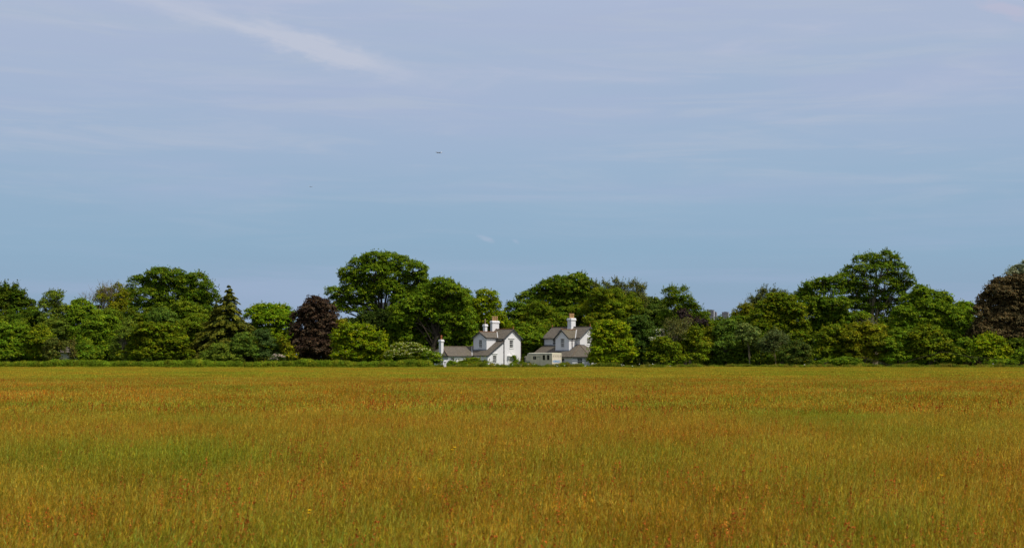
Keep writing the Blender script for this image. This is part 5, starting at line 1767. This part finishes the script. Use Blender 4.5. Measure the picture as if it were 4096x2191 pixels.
def spray(px, py0, py1, spread, Y, n, name, label, seed):
    """bare upright twigs"""
    rng = np.random.default_rng(seed)
    b = at(px, py0, Y)
    root = empty(name, (b.x, Y, 0))
    mb = MB()
    k = mpp(Y)
    h = (py0 - py1) * k
    for i in range(n):
        x = rng.uniform(-.35, .35) * spread * k
        p = Vector((x, rng.uniform(-.5, .5), max(0, b.z - 1.2)))
        lean = rng.uniform(-.5, .5) * spread * k
        pts = [p]; L = 6
        hh = h * rng.uniform(.55, 1.05) + 1.2
        for j in range(1, L):
            t = j / (L - 1)
            pts.append(p + Vector((lean * t + rng.normal() * .10, rng.normal() * .10, hh * t)))
        mb.tube(pts, [.045, .04, .032, .026, .02, .01], 4)
        for q in range(5):
            o = pts[rng.integers(2, L - 1)]
            d = Vector((rng.normal() * .5, rng.normal() * .3, rng.uniform(.2, .9)))
            mb.tube([o, o + d * .6, o + d * 1.2 + Vector((rng.normal() * .15, 0, rng.normal() * .1))], [.02, .016, .007], 3)
    mb.tube([(0, 0, -.05), (0, 0, max(.3, b.z - 1.1))], [.08, .05], 5)
    mb.build('twigs', bark_mat('twig_grey', (.20, .16, .12)), root)
    tag(root, label, 'bare shrub', KINDS.get(name))
spray(3470, 1330, 1268, 70, 242.6, 26, 'dead_shrub', 'bundle of bare grey brown twigs rising below the tallest oak', 5)
spray(430, 1215, 1118, 120, 267, 34, 'dead_tree', 'tangle of bare twigs against the sky above the yellowish willow', 6)
spray(350, 1215, 1158, 60, 266, 14, 'dead_tree', 'small fan of bare curved twigs against the sky left of the yellowish willow', 7)
spray(2710, 1380, 1300, 90, 239.5, 30, 'dead_shrub', 'upright bare tan stems in front of the brown twiggy thicket', 8)
spray(2205, 1140, 1108, 12, 275, 1, 'dead_branch', 'single thin dead stem leaning out above the rounded oak', 9)
spray(500, 1400, 1335, 60, 243.5, 16, 'dead_shrub', 'pale dead stems among shrubs left of the layered olive hawthorn', 10)
T('hawthorn', 'wide green hawthorn in the middle foot of the broad mid green tree', 'shrub', 241,
  [(3580, 1350, 40, 30), (3630, 1350, 40, 28), (3560, 1390, 44, 36), (3620, 1400, 54, 40), (3590, 1435, 70, 26)], 'ash', trunk_r=.15, clumpvar=.3)
T('hawthorn', 'large hawthorn with layered olive top, left of the low bright one near the right edge', 'shrub', 240,
  [(3700, 1325, 44, 24), (3670, 1350, 40, 28), (3740, 1350, 40, 30), (3700, 1385, 60, 36), (3770, 1385, 40, 34), (3670, 1420, 50, 34), (3740, 1430, 70, 28), (3820, 1420, 36, 28)],
  'olive', trunk_r=.2, upb=.8, clumpvar=.3)
T('dogwood', 'slim green shrub wedged between the layered hawthorn and the low bright one', 'shrub', 245,
  [(3860, 1375, 26, 26), (3850, 1410, 34, 30), (3875, 1400, 26, 30), (3860, 1440, 44, 20)], 'ash', trunk_r=.1)
T('hawthorn', 'low bright yellow green hawthorn in front of the big brown tree', 'shrub', 239,
  [(3950, 1355, 34, 20), (3985, 1365, 30, 20), (3925, 1385, 36, 28), (3975, 1395, 48, 30), (4015, 1415, 30, 30), (3940, 1425, 50, 30), (3995, 1440, 50, 20)],
  'lime', trunk_r=.15, clumpvar=.3)
T('copper_beech', 'big brown leaved beech at the right edge of the photo', 'tree', 255,
  [(4010, 1135, 44, 26), (4060, 1130, 44, 28), (4110, 1135, 50, 34), (3970, 1165, 34, 26), (4020, 1180, 50, 34), (4090, 1185, 60, 40), (3940, 1205, 34, 30), (3985, 1225, 50, 36), (4050, 1235, 60, 40), (4130, 1240, 60, 44), (3925, 1250, 34, 34),
   (3950, 1290, 54, 40), (4020, 1290, 60, 40), (4090, 1300, 60, 44), (3930, 1330, 44, 34), (4000, 1345, 64, 40), (4080, 1360, 60, 40), (4160, 1330, 60, 70), (4180, 1200, 60, 60)],
  'brown', base_px=4050, trunk_r=.5, leaf=.33, sub=.26, tipf=.5, trans=.15)
T('white_willow', 'silvery leaved treetop rising behind the big brown beech', 'tree', 282,
  [(4075, 1085, 34, 24), (4105, 1072, 30, 26), (4050, 1100, 26, 20), (4130, 1100, 44, 44), (4100, 1120, 50, 30), (4190, 1110, 50, 50)], 'silver', trunk_r=.4, leaf=.28, spiky=.2)
T('lime_tree', 'light green distant treetop in the gap left of the big brown beech', 'tree', 300,
  [(3835, 1222, 26, 14), (3870, 1222, 24, 14), (3850, 1250, 44, 26), (3890, 1250, 26, 26), (3860, 1300, 50, 40)], 'bright', trunk_r=.25)
T('bramble_bush', 'dull dark shrub at the foot of the big brown beech', 'shrub', 246,
  [(4060, 1380, 34, 24), (4090, 1400, 40, 34), (4050, 1420, 34, 30), (4130, 1400, 50, 50)], 'dark', trunk_r=.1, tipf=.5)
T('bramble_bush', 'low bright shrub at the bottom of the right edge of the photo', 'shrub', 237,
  [(4090, 1415, 24, 16), (4070, 1440, 30, 18), (4120, 1430, 40, 30)], 'ash', trunk_r=.08)
T('hawthorn', 'low weedy bush at the field edge under the broad mid green tree', 'shrub', 234,
  [(3380, 1445, 60, 14), (3320, 1450, 50, 12), (4000, 1450, 70, 10)], 'ash', trunk_r=.06, leaf=.18)
# shrubs by the cottages
T('ivy_mound', 'olive green mound of shrubs in front of the slate winged cottage', 'shrub', 234,
  [(1870, 1447, 24, 13), (1895, 1444, 28, 14), (1930, 1454, 30, 10), (1880, 1458, 50, 10), (1852, 1455, 14, 10)], 'olive', sprig=.35, trunk_r=.06, leaf=.19, sub=.35, dens=1.1)
T('rose_bush', 'small dark green bush immediately right of the white pillar', 'shrub', 232,
  [(1804, 1455, 13, 11), (1820, 1458, 15, 8), (1797, 1461, 10, 7)], 'ash', sprig=.3, trunk_r=.05, leaf=.17, sub=.4)
T('climbing_rose', 'little leafy climber growing beside the cottage door', 'shrub', 240.8,
  [(2056, 1428, 3.5, 5), (2059, 1437, 4.5, 6), (2066, 1445, 5, 5), (2060, 1449, 6, 5)], 'ash', sprig=.15, fill=0, trunk_r=.04, leaf=.15, sub=.5, dens=.8)
T('rose_bush', 'small green bush at the right corner of the left cottage beside the picket fence', 'shrub', 240.4,
  [(2088, 1453, 9, 8), (2095, 1458, 9, 6)], 'olive', sprig=.2, trunk_r=.04, leaf=.17, sub=.45)


# --- conifer in front of the great oak
def conifer(px, Y, py_top, half_w, label):
    rng = np.random.default_rng(77)
    base = at(px, HOR, Y)
    top = at(px, py_top, Y)
    k = mpp(Y)
    root = empty('cypress_tree', (base.x, Y, 0))
    H = top.z
    mb = MB()
    mb.tube([(0, 0, -.05), (0.1, 0, H * .35), (-.05, 0, H * .7), (0, 0, H)], [.34, .24, .12, .02], 8)
    V = []; C = []
    col = np.array((0.075, 0.100, 0.012)); tip = np.array((0.175, 0.175, 0.016))
    lev = 60
    for i in range(lev):
        t = (i + rng.uniform(0, 1)) / lev
        z = 0.6 + (H - 0.7) * t
        rmax = half_w * k * (1.12 * (1 - t)) ** 0.85 * (0.85 + 0.35 * rng.random())
        if t > .72: rmax *= 0.95
        nb = int(5 + 9 * (1 - t))
        for b in range(nb):
            ang = rng.uniform(0, 2 * math.pi)
            L = max(.25, rmax * rng.uniform(.45, 1.15))
            dx, dy = math.cos(ang), math.sin(ang)
            pts = []
            for j in range(5):
                s = j / 4
                pts.append(Vector((dx * L * s, dy * L * s, z + L * (0.18 * s - 0.42 * s * s))))
            mb.tube(pts, [.04, .032, .024, .016, .006], 3)
            n = int(48 * L + 12)
            s = rng.uniform(.15, 1.04, n) ** .7
            lat = rng.normal(0, 1, n) * .20 * L * (1.15 - s) + rng.normal(0, .10, n)
            c = np.stack([dx * L * s - dy * lat, dy * L * s + dx * lat, z + L * (0.18 * s - 0.42 * s * s) - np.abs(lat) * .35 + rng.normal(0, .05, n)], 1)
            nr = unit(np.stack([rng.normal(0, .35, n) + dx * .35, rng.normal(0, .35, n) + dy * .35, np.ones(n)], 1))
            V.append(leaf_quads(rng, c, nr, .34, .5))
            tt = (s > .72)[:, None]
            cb = np.where(tt & (rng.random((n, 1)) < .8), tip, col) * math.exp(rng.normal(0, .18))
            C.append(np.clip(cb * np.exp(rng.normal(0, .15, (n, 1))), .003, .5))
    V = np.concatenate(V); C = np.concatenate(C)
    mb.build('trunk', bark_mat('bark_conifer', (.09, .06, .04)), root)
    fast_quads('crown', V, C, foliage_mat('leaves_15', .15), root)
    tag(root, label, 'tree', KINDS['cypress_tree'])
conifer(912, 247, 1138, 165, 'tall golden green conifer with ragged layered boughs right of the great oak')
conifer(862, 250, 1215, 130, 'darker blunt conifer merging into the left flank of the tall golden one')


# ------------------------------------------------------------------ hedge, verge, background wood
def leaf_field(name, centres, radii, col, tip, leaf, seed, dens=1.0, parent=None, flowers=None, trans=.3, aspect=.6, upright=0.0, tipf=.3):
    rng = np.random.default_rng(seed)
    V = []; C = []
    for (c, r) in zip(centres, radii):
        n = int(dens * 4.2 * (r[0] * r[2]) / (leaf * leaf * .3))
        if n < 3: continue
        d = unit(rng.normal(size=(n, 3)))
        d[:, 2] = np.where(d[:, 2] < -.3, -d[:, 2], d[:, 2])
        rr = rng.uniform(.5, 1.1, n) ** .5
        p = np.array(c) + d * rr[:, None] * np.array(r)
        nr = unit(d + np.array([0, -.2, .35]) + rng.normal(0, .4, (n, 3)))
        q = leaf_quads(rng, p, nr, leaf, aspect)
        if upright > 0:
            # blades that stand up
            L = leaf * rng.uniform(1.0, 2.6, n) * upright
            s = np.stack([rng.normal(0, 1, n), rng.normal(0, 1, n), np.zeros(n)], 1)
            s = unit(s) * (leaf * .16)
            t = np.stack([rng.normal(0, .22, n), rng.normal(0, .22, n), np.ones(n)], 1) * (L / 2)[:, None]
            m = rng.random(n) < .55
            qq = np.stack([p - t - s, p - t + s, p + t + s * .3, p + t - s * .3], 1)
            q[m] = qq[m]
        V.append(q)
        cb = np.array(tip if rng.random() < tipf else col) * math.exp(rng.normal(0, .2))
        cc = jitter(rng, cb, n)
        if flowers is not None:
            m = (rng.random(n) < flowers[1]) & (d[:, 2] > 0)
            cc[m] = np.array(flowers[0])
        C.append(cc)
    V = np.concatenate(V); C = np.concatenate(C)
    m = V[:, :, 2].min(axis=1) > 0.0
    LEAF_TOTAL[0] += int(m.sum())
    return fast_quads(name, V[m], C[m], foliage_mat('leaves_%02d' % int(trans * 100), trans), parent)


def hedge():
    rng = np.random.default_rng(31)
    x0 = at(-120, HOR, 229).x; x1 = at(1716, HOR, 229).x
    cs = []; rs = []
    x = x0
    while x < x1:
        h = 1.66 + .16 * math.sin(x * .33) + .10 * math.sin(x * 1.1 + 1) + rng.normal(0, .06)
        for row in range(3):
            cs.append((x + rng.normal(0, .1), 229.2 + row * .75 + rng.normal(0, .1), h * .62))
            rs.append((.62 + rng.random() * .25, .6, h * .42))
            cs.append((x + rng.normal(0, .2), 229.0 + row * .7, h * .30))
            rs.append((.62, .55, h * .34))
        x += .62
    root = empty('hedge', ((x0 + x1) / 2, 230, 0))
    shift = np.array([(x0 + x1) / 2, 230, 0])
    o = leaf_field('foliage', [np.array(c) - shift for c in cs], rs, (.145, .210, .010), (.205, .235, .012), .19, 41, 1.0, root, upright=1.0)
    m = MB()
    for i in range(60):
        xx = x0 + (x1 - x0) * (i + .5) / 60 - shift[0]
        m.tube([(xx, 0, -.05), (xx + rng.normal(0, .1), 0, .6), (xx + rng.normal(0, .3), rng.normal(0, .2), 1.3)], [.035, .028, .012], 4)
    m.build('stems', bark_mat('bark_hedge', (.08, .06, .04)), root)
    tag(root, 'long low green hedge along the far left edge of the field', 'hedge')
hedge()


def verge():
    rng = np.random.default_rng(32)
    cs = []; rs = []
    x0 = at(1716, HOR, 230).x; x1 = at(4220, HOR, 230).x
    x = x0
    while x < x1:
        px = 2048 + x / 230 * F_PX
        h = 1.22 + .16 * math.sin(x * .9) + .12 * math.sin(x * 2.3 + 1) + rng.normal(0, .08)
        if px < 1800: h *= .75
        if 2060 < px < 2130: h *= .92
        if 2130 < px < 2180: h *= .95
        if 2200 < px < 2260: h *= .98
        if px > 2480: h *= .85
        for row in range(4):
            cs.append((x + rng.normal(0, .2), 229.5 + row * .8 + rng.normal(0, .1), h * .5))
            rs.append((.45 + rng.random() * .25, .5, h * .48))
        x += .55
    o = leaf_field('verge_plants', cs, rs, (.125, .165, .010), (.21, .19, .020), .15, 42, 1.0, None, upright=1.3, tipf=.35)
    tag(o, 'rough green weeds along the field edge', None, None, 'stuff')
    # cow parsley heads
    V = []; C = []
    for i in range(34):
        u = rng.random()
        px = 1900 + 760 * rng.random() if u < .75 else rng.uniform(1850, 4050)
        Y = rng.uniform(228.8, 230.5)
        c = at(px, HOR, Y)
        z = rng.uniform(.85, 1.3)
        n = 9
        p = np.stack([c.x + rng.normal(0, .07, n), np.full(n, Y) + rng.normal(0, .08, n), z + rng.normal(0, .03, n)], 1)
        V.append(leaf_quads(rng, p, unit(np.tile([0, -.5, 1.0], (n, 1)) + rng.normal(0, .2, (n, 3))), .075, .9))
        C.append(np.full((n, 3), .62) * np.array([1, 1, .88]))
        # stem
        s = np.array([.012, 0, 0])
        q = np.array([[[c.x, Y, 0.01], [c.x + .02, Y, 0.01], [c.x + .02, Y, z], [c.x, Y, z]]])
        V.append(q); C.append(np.array([[.1, .14, .03]]))
    o = fast_quads('cow_parsley', np.concatenate(V), np.concatenate(C), foliage_mat('leaves_20', .2))
    tag(o, 'white cow parsley heads dotted along the field edge before the cottages', None, None, 'stuff')
verge()


def background_wood():
    rng = np.random.default_rng(33)
    cs = []; rs = []
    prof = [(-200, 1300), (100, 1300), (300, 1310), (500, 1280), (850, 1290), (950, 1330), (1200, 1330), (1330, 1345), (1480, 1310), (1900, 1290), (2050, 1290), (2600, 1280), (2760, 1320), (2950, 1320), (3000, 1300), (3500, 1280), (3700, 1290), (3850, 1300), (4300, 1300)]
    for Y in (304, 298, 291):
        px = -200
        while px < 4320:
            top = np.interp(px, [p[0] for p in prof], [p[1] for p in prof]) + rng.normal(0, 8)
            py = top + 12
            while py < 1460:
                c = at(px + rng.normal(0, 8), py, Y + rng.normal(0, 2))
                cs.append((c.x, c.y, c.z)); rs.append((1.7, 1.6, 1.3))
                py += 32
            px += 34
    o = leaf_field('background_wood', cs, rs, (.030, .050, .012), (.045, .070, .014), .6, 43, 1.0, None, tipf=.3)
    tag(o, 'dark mass of wood behind the separate trees', None, None, 'stuff')
background_wood()


# ------------------------------------------------------------------ meadow
def scatter_tree(nproto):
    """geometry nodes: the mesh holds the prototypes (attribute proto = 1..n) and loose points (proto = 0) that
    say where each copy of a prototype stands"""
    ng = bpy.data.node_groups.new('scatter', 'GeometryNodeTree')
    ng.interface.new_socket('Geometry', in_out='INPUT', socket_type='NodeSocketGeometry')
    ng.interface.new_socket('Geometry', in_out='OUTPUT', socket_type='NodeSocketGeometry')
    N = ng.nodes; L = ng.links
    gi = N.new('NodeGroupInput'); go = N.new('NodeGroupOutput')
    def attr(name, typ):
        n = N.new('GeometryNodeInputNamedAttribute'); n.data_type = typ; n.inputs['Name'].default_value = name
        return n.outputs[0]
    def eq(sock, val):
        n = N.new('FunctionNodeCompare'); n.data_type = 'INT'; n.operation = 'EQUAL'
        L.new(sock, n.inputs[2]); n.inputs[3].default_value = val
        return n.outputs[0]
    proto = attr('proto', 'INT'); pick = attr('pick', 'INT'); rot = attr('rot', 'FLOAT'); scl = attr('scl', 'FLOAT')
    sep0 = N.new('GeometryNodeSeparateGeometry'); sep0.domain = 'POINT'
    L.new(gi.outputs[0], sep0.inputs[0]); L.new(eq(proto, 0), sep0.inputs[1])
    m2p = N.new('GeometryNodeMeshToPoints')
    L.new(sep0.outputs[0], m2p.inputs[0])
    cx = N.new('ShaderNodeCombineXYZ'); L.new(rot, cx.inputs[2])
    join = N.new('GeometryNodeJoinGeometry')
    for k in range(1, nproto + 1):
        s = N.new('GeometryNodeSeparateGeometry'); s.domain = 'POINT'
        L.new(gi.outputs[0], s.inputs[0]); L.new(eq(proto, k), s.inputs[1])
        iop = N.new('GeometryNodeInstanceOnPoints')
        L.new(m2p.outputs[0], iop.inputs['Points'])
        L.new(eq(pick, k), iop.inputs['Selection'])
        L.new(s.outputs[0], iop.inputs['Instance'])
        L.new(cx.outputs[0], iop.inputs['Rotation'])
        L.new(scl, iop.inputs['Scale'])
        L.new(iop.outputs[0], join.inputs[0])
    L.new(join.outputs[0], go.inputs[0])
    return ng


def patch(rng, size, nblade, nstem, wid, zscale, kinds):
    """quads of a square patch of grass: leaves low down, stems with seed heads above"""
    V = []; C = []
    lean0 = rng.normal(0, .05, 2)

    def strip(x, y, h, w, lx, ly, col0, col1, segs, taper=True):
        n = len(x)
        ang = rng.uniform(0, math.pi, n)
        sx, sy = np.cos(ang) * w / 2, np.sin(ang) * w / 2 * .6
        for i in range(segs):
            t0, t1 = i / segs, (i + 1) / segs
            def P(t, s):
                f = (1 - t) ** .6 if taper else 1.0
                return np.stack([x + lx * t * t + s * sx * f, y + ly * t * t + s * sy * f, h * t * (1 - .12 * t)], 1)
            V.append(np.stack([P(t0, -1), P(t0, 1), P(t1, 1), P(t1, -1)], 1))
            tt = (t0 + t1) / 2
            C.append(col0 * (1 - tt) + col1 * tt)
    # leaves
    n = nblade
    x = rng.uniform(-size / 2, size / 2, n); y = rng.uniform(-size / 2, size / 2, n)
    h = rng.uniform(.26, .60, n) * zscale
    lx = rng.normal(.06, .12, n); ly = rng.normal(0, .12, n)
    g = jitter(rng, (.130, .160, .003), n, .18, .10)
    g2 = jitter(rng, (.215, .230, .005), n, .18, .10)
    dry = rng.random(n) < .16
    g[dry] = jitter(rng, (.26, .18, .06), int(dry.sum()), .2, .05)
    strip(x, y, h, wid * 1.15, lx, ly, g, g2, 3)
    # flowering stems
    for (cnt, hr, stemcol, headcol, hl, hw, nseg) in kinds:
        n = int(nstem * cnt)
        if n < 1: continue
        x = rng.uniform(-size / 2, size / 2, n); y = rng.uniform(-size / 2, size / 2, n)
        h = rng.uniform(hr[0], hr[1], n)
        lx = rng.normal(.07 + lean0[0], .09, n); ly = rng.normal(lean0[1], .08, n)
        sc = jitter(rng, stemcol, n, .2, .08)
        strip(x, y, h, wid * .55, lx, ly, sc * .8, sc, 2, False)
        hc = jitter(rng, headcol, n, .22, .10)
        tipx = x + lx; tipy = y + ly; tipz = h * .88
        for s in range(nseg):
            t0 = s / nseg
            L = hl * rng.uniform(.7, 1.3, n) / nseg * 1.25
            b = np.stack([tipx + lx * .5 * t0 * hl / .1 * .3, tipy + ly * .15 * t0, tipz + hl * t0], 1)
            d = np.stack([lx * 1.2 + rng.normal(0, .22, n), ly + rng.normal(0, .22, n), np.ones(n) * rng.uniform(.6, 1.0, n)], 1)
            d = unit(d) * L[:, None]
            sd_ = np.stack([rng.normal(0, 1, n), rng.normal(0, .6, n), rng.normal(0, .2, n)], 1)
            sd_ = unit(sd_) * (hw * rng.uniform(.6, 1.3, n) * (1 - .35 * t0))[:, None] / 2
            V.append(np.stack([b, b + d * .45 + sd_, b + d, b + d * .45 - sd_], 1))
            C.append(hc * (1 + .12 * rng.normal(size=(n, 1))))
    return np.concatenate(V), np.clip(np.concatenate(C), .003, .9)


def scatter_object(name, protos, points, material, label):
    """protos: list of (V,C); points: array (n, 6): x y z pick rot scale"""
    nv = sum(len(v) * 4 for v, c in protos)
    npn = len(points)
    me = bpy.data.meshes.new(name)
    me.vertices.add(nv + npn)
    co = np.zeros((nv + npn, 3), np.float32); pr = np.zeros(nv + npn, np.int32)
    colr = np.ones((nv + npn, 4), np.float32)
    pick = np.zeros(nv + npn, np.int32); rot = np.zeros(nv + npn, np.float32); scl = np.ones(nv + npn, np.float32)
    o = 0
    for i, (v, c) in enumerate(protos):
        k = len(v) * 4
        co[o:o + k] = v.reshape(-1, 3); pr[o:o + k] = i + 1
        colr[o:o + k, :3] = np.repeat(c, 4, axis=0)
        o += k
    co[nv:] = points[:, :3]; pick[nv:] = points[:, 3].astype(np.int32); rot[nv:] = points[:, 4]; scl[nv:] = points[:, 5]
    me.vertices.foreach_set('co', co.ravel())
    nq = nv // 4
    me.loops.add(nv); me.loops.foreach_set('vertex_index', np.arange(nv, dtype=np.int32))
    me.polygons.add(nq)
    me.polygons.foreach_set('loop_start', np.arange(0, nv, 4, dtype=np.int32))
    me.polygons.foreach_set('loop_total', np.full(nq, 4, np.int32))
    for nm, ty, arr in (('proto', 'INT', pr), ('pick', 'INT', pick), ('rot', 'FLOAT', rot), ('scl', 'FLOAT', scl)):
        a = me.attributes.new(nm, ty, 'POINT'); a.data.foreach_set('value', arr)
    a = me.attributes.new('leafcol', 'FLOAT_COLOR', 'POINT'); a.data.foreach_set('color', colr.ravel())
    me.materials.append(material)
    me.update(calc_edges=True)
    ob = bpy.data.objects.new(name, me); COL.objects.link(ob)
    md = ob.modifiers.new('scatter', 'NODES'); md.node_group = scatter_tree(len(protos))
    tag(ob, label, None, None, 'stuff')
    return ob


def vnoise(x, y, seed):
    """smooth value noise in -1..1"""
    r = np.random.default_rng(seed)
    tab = r.uniform(-1, 1, (64, 64))
    xi = np.floor(x).astype(int); yi = np.floor(y).astype(int)
    fx = x - xi; fy = y - yi
    fx = fx * fx * (3 - 2 * fx); fy = fy * fy * (3 - 2 * fy)
    g = lambda a, b: tab[a % 64, b % 64]
    return (g(xi, yi) * (1 - fx) + g(xi + 1, yi) * fx) * (1 - fy) + (g(xi, yi + 1) * (1 - fx) + g(xi + 1, yi + 1) * fx) * fy


TAN = (.35, .235, .018); PINKTAN = (.37, .195, .030); STRAW = (.43, .34, .045); STEMG = (.20, .200, .006)
RUST = (.38, .09, .014); RUST2 = (.42, .15, .022)
mk = [(.50, (.50, .82), STEMG, TAN, .12, .009, 3), (.22, (.45, .72), STEMG, PINKTAN, .13, .013, 4), (.28, (.5, .88), STRAW, STRAW, .12, .0055, 2)]


def meadow():
    rng = np.random.default_rng(55)
    grass = foliage_mat('meadow_grass', .36, .8, .06, 0.9,
                        [(0.36, (0.66, 1.00, 0.70)), (0.46, (0.92, 1.03, 0.90)), (0.54, (1.08, 0.97, 0.92)), (0.64, (1.18, 0.87, 0.94))], .055)
    near = [patch(rng, 1.3, 1500, 760, .0039, 1.0, mk) for i in range(5)]
    RT = (.41, .155, .016)
    wide = [(.42, (.5, .82), STEMG, TAN, .12, .026, 2), (.30, (.48, .78), STEMG, RT, .13, .030, 3), (.28, (.5, .86), STRAW, STRAW, .12, .018, 2)]
    mid = [patch(rng, 2.6, 1700, 1500, .0085, 1.0, wide) for i in range(4)]
    far_k = [(.40, (.52, .80), STEMG, (.36, .275, .022), .14, .05, 2), (.10, (.5, .72), STEMG, RT, .14, .05, 2), (.50, (.5, .84), STRAW, (.38, .325, .030), .13, .04, 2)]
    far = [patch(rng, 5.0, 1500, 2300, .028, 1.0, far_k) for i in range(4)]
    pts = []

    def fill(y0, y1, step, picks, jit, soft=0.0):
        y = y0
        while y < y1:
            hw = .42 * y + 9
            n = int(2 * hw / step)
            xs = -hw + (np.arange(n) + rng.uniform(0, 1, n)) * step
            for x in xs:
                pts.append((x, y + rng.uniform(-jit, jit), 0, rng.choice(picks), rng.uniform(-.9, .9), rng.uniform(.84, 1.04)))
            y += step
    fill(4.5, 34, .82, [1, 2, 3, 4, 5], .4)
    fill(33, 95, 1.75, [6, 7, 8, 9], .8)
    fill(93, 228.2, 3.3, [10, 11, 12, 13], 1.4)
    P = np.array(pts, np.float64)
    # growth varies over the field
    P[:, 5] *= 1 + .07 * vnoise(P[:, 0] * .09, P[:, 1] * .09, 3)
    P[:, 5] *= 1 - .07 * np.clip((P[:, 1] - 60) / 120, 0, 1)
    # nothing beyond the field edge
    P = P[P[:, 1] < 226.2]
    scatter_object('meadow_grass', near + mid + far, P, grass, 'tall flowering meadow grass filling the whole field')

    # sorrel: rust red branched spikes, in drifts
    def sorrel(n, spread, wmul, hmul=1.0):
        V = []; C = []
        for i in range(n):
            x0, y0 = rng.normal(0, spread, 2)
            h = rng.uniform(.55, .92) * hmul
            lx, ly = rng.normal(.04, .07, 2)
            col = np.array(RUST if rng.random() < .6 else RUST2) * math.exp(rng.normal(0, .22))
            w = .006 * wmul
            sx = w / 2
            for s in range(3):
                t0, t1 = s / 3, (s + 1) / 3
                a = np.array([x0 + lx * t0 * t0, y0 + ly * t0, h * t0]); b = np.array([x0 + lx * t1 * t1, y0 + ly * t1, h * t1])
                q = np.array([sx, 0, 0])
                V.append(np.stack([a - q, a + q, b + q, b - q])[None]); C.append((col * .5 + np.array([.08, .09, .01]))[None])
            nb = 42
            t = rng.uniform(.52, 1.0, nb)
            side = rng.normal(0, 1, (nb, 2)) * (1.06 - t)[:, None] * .065 * (1 + .3 * (wmul - 1))
            c = np.stack([x0 + lx * t * t + side[:, 0], y0 + ly * t + side[:, 1], h * t + rng.uniform(-.01, .03, nb)], 1)
            nr = unit(rng.normal(size=(nb, 3)) + np.array([0, -.6, .3]))
            V.append(leaf_quads(rng, c, nr, .017 * (1 + .6 * (wmul - 1)), .8))
            C.append(col[None] * np.exp(rng.normal(0, .22, (nb, 1))))
        return np.concatenate(V), np.clip(np.concatenate(C), .003, .8)
    pr = [sorrel(5, .10, 1.0) for i in range(4)] + [sorrel(14, .45, 2.2) for i in range(3)] + [sorrel(34, 1.3, 4.2) for i in range(3)]
    pts = []
    # drifts: noise decides how thick the sorrel stands
    def drift(x, y):
        return vnoise(x * .11, y * .06, 7) * .6 + vnoise(x * .4, y * .22, 8) * .5
    for (y0, y1, cnt, picks) in ((6, 34, 5200, [1, 2, 3, 4]), (32, 100, 3600, [5, 6, 7]), (92, 203, 900, [8, 9, 10])):
        y = np.sqrt(rng.uniform(y0 * y0, y1 * y1, cnt)); x = rng.uniform(-1, 1, cnt) * (.42 * y + 8)
        dft = drift(x, y)
        if y1 > 90: dft = dft + .25 - .95 * np.clip((y - 92) / 40, 0, 1)
        keep = rng.random(cnt) < np.clip(.42 + dft * .9, .05, 1)
        for xx, yy in zip(x[keep], y[keep]):
            pts.append((xx, yy, 0, rng.choice(picks), rng.uniform(-.6, .6), rng.uniform(.72, 1.0) * (1 - .14 * min(1, max(0, (yy - 60) / 120)))))
    scatter_object('sorrel', pr, np.array(pts), foliage_mat('sorrel_leaf', .25, .8, .05), 'rust red sorrel spikes standing in drifts in the meadow')

    # buttercups
    def cups(n, spread, w):
        V = []; C = []
        for i in range(n):
            x0, y0 = rng.normal(0, spread, 2); h = rng.uniform(.55, .8)
            V.append(np.array([[[x0 - .002 * w, y0, 0], [x0 + .002 * w, y0, 0], [x0 + .002 * w, y0, h], [x0 - .002 * w, y0, h]]])); C.append(np.array([[.12, .16, .02]]))
            nb = 6
            a = np.arange(nb) / nb * 2 * math.pi
            c = np.stack([x0 + .011 * w * np.cos(a), y0 + .011 * w * np.sin(a), np.full(nb, h + .004)], 1)
            nr = unit(np.stack([-np.cos(a) * .5, -np.sin(a) * .5 - .5, np.ones(nb)], 1))
            V.append(leaf_quads(rng, c, nr, .024 * w, .95)); C.append(np.tile([.80, .50, .01], (nb, 1)))
        return np.concatenate(V), np.concatenate(C)
    pr = [cups(3, .14, 1.0), cups(5, .22, 1.0), cups(6, .4, 1.6)]
    pts = []
    for i in range(420):
        y = math.sqrt(rng.uniform(8 ** 2, 110 ** 2)); x = rng.uniform(-1, 1) * (.40 * y + 3)
        if rng.random() > .45 + .8 * vnoise(np.array([x * .12]), np.array([y * .08]), 12)[0]: continue
        pts.append((x, y, 0, (1 + rng.integers(0, 2)) if y < 45 else 3, rng.uniform(0, 6), rng.uniform(.85, 1.1)))
    scatter_object('buttercups', pr, np.array(pts), foliage_mat('petal', .3), 'scattered yellow buttercups among the meadow grass')


meadow()
print('LEAVES', LEAF_TOTAL[0], 'objects', len(bpy.data.objects))
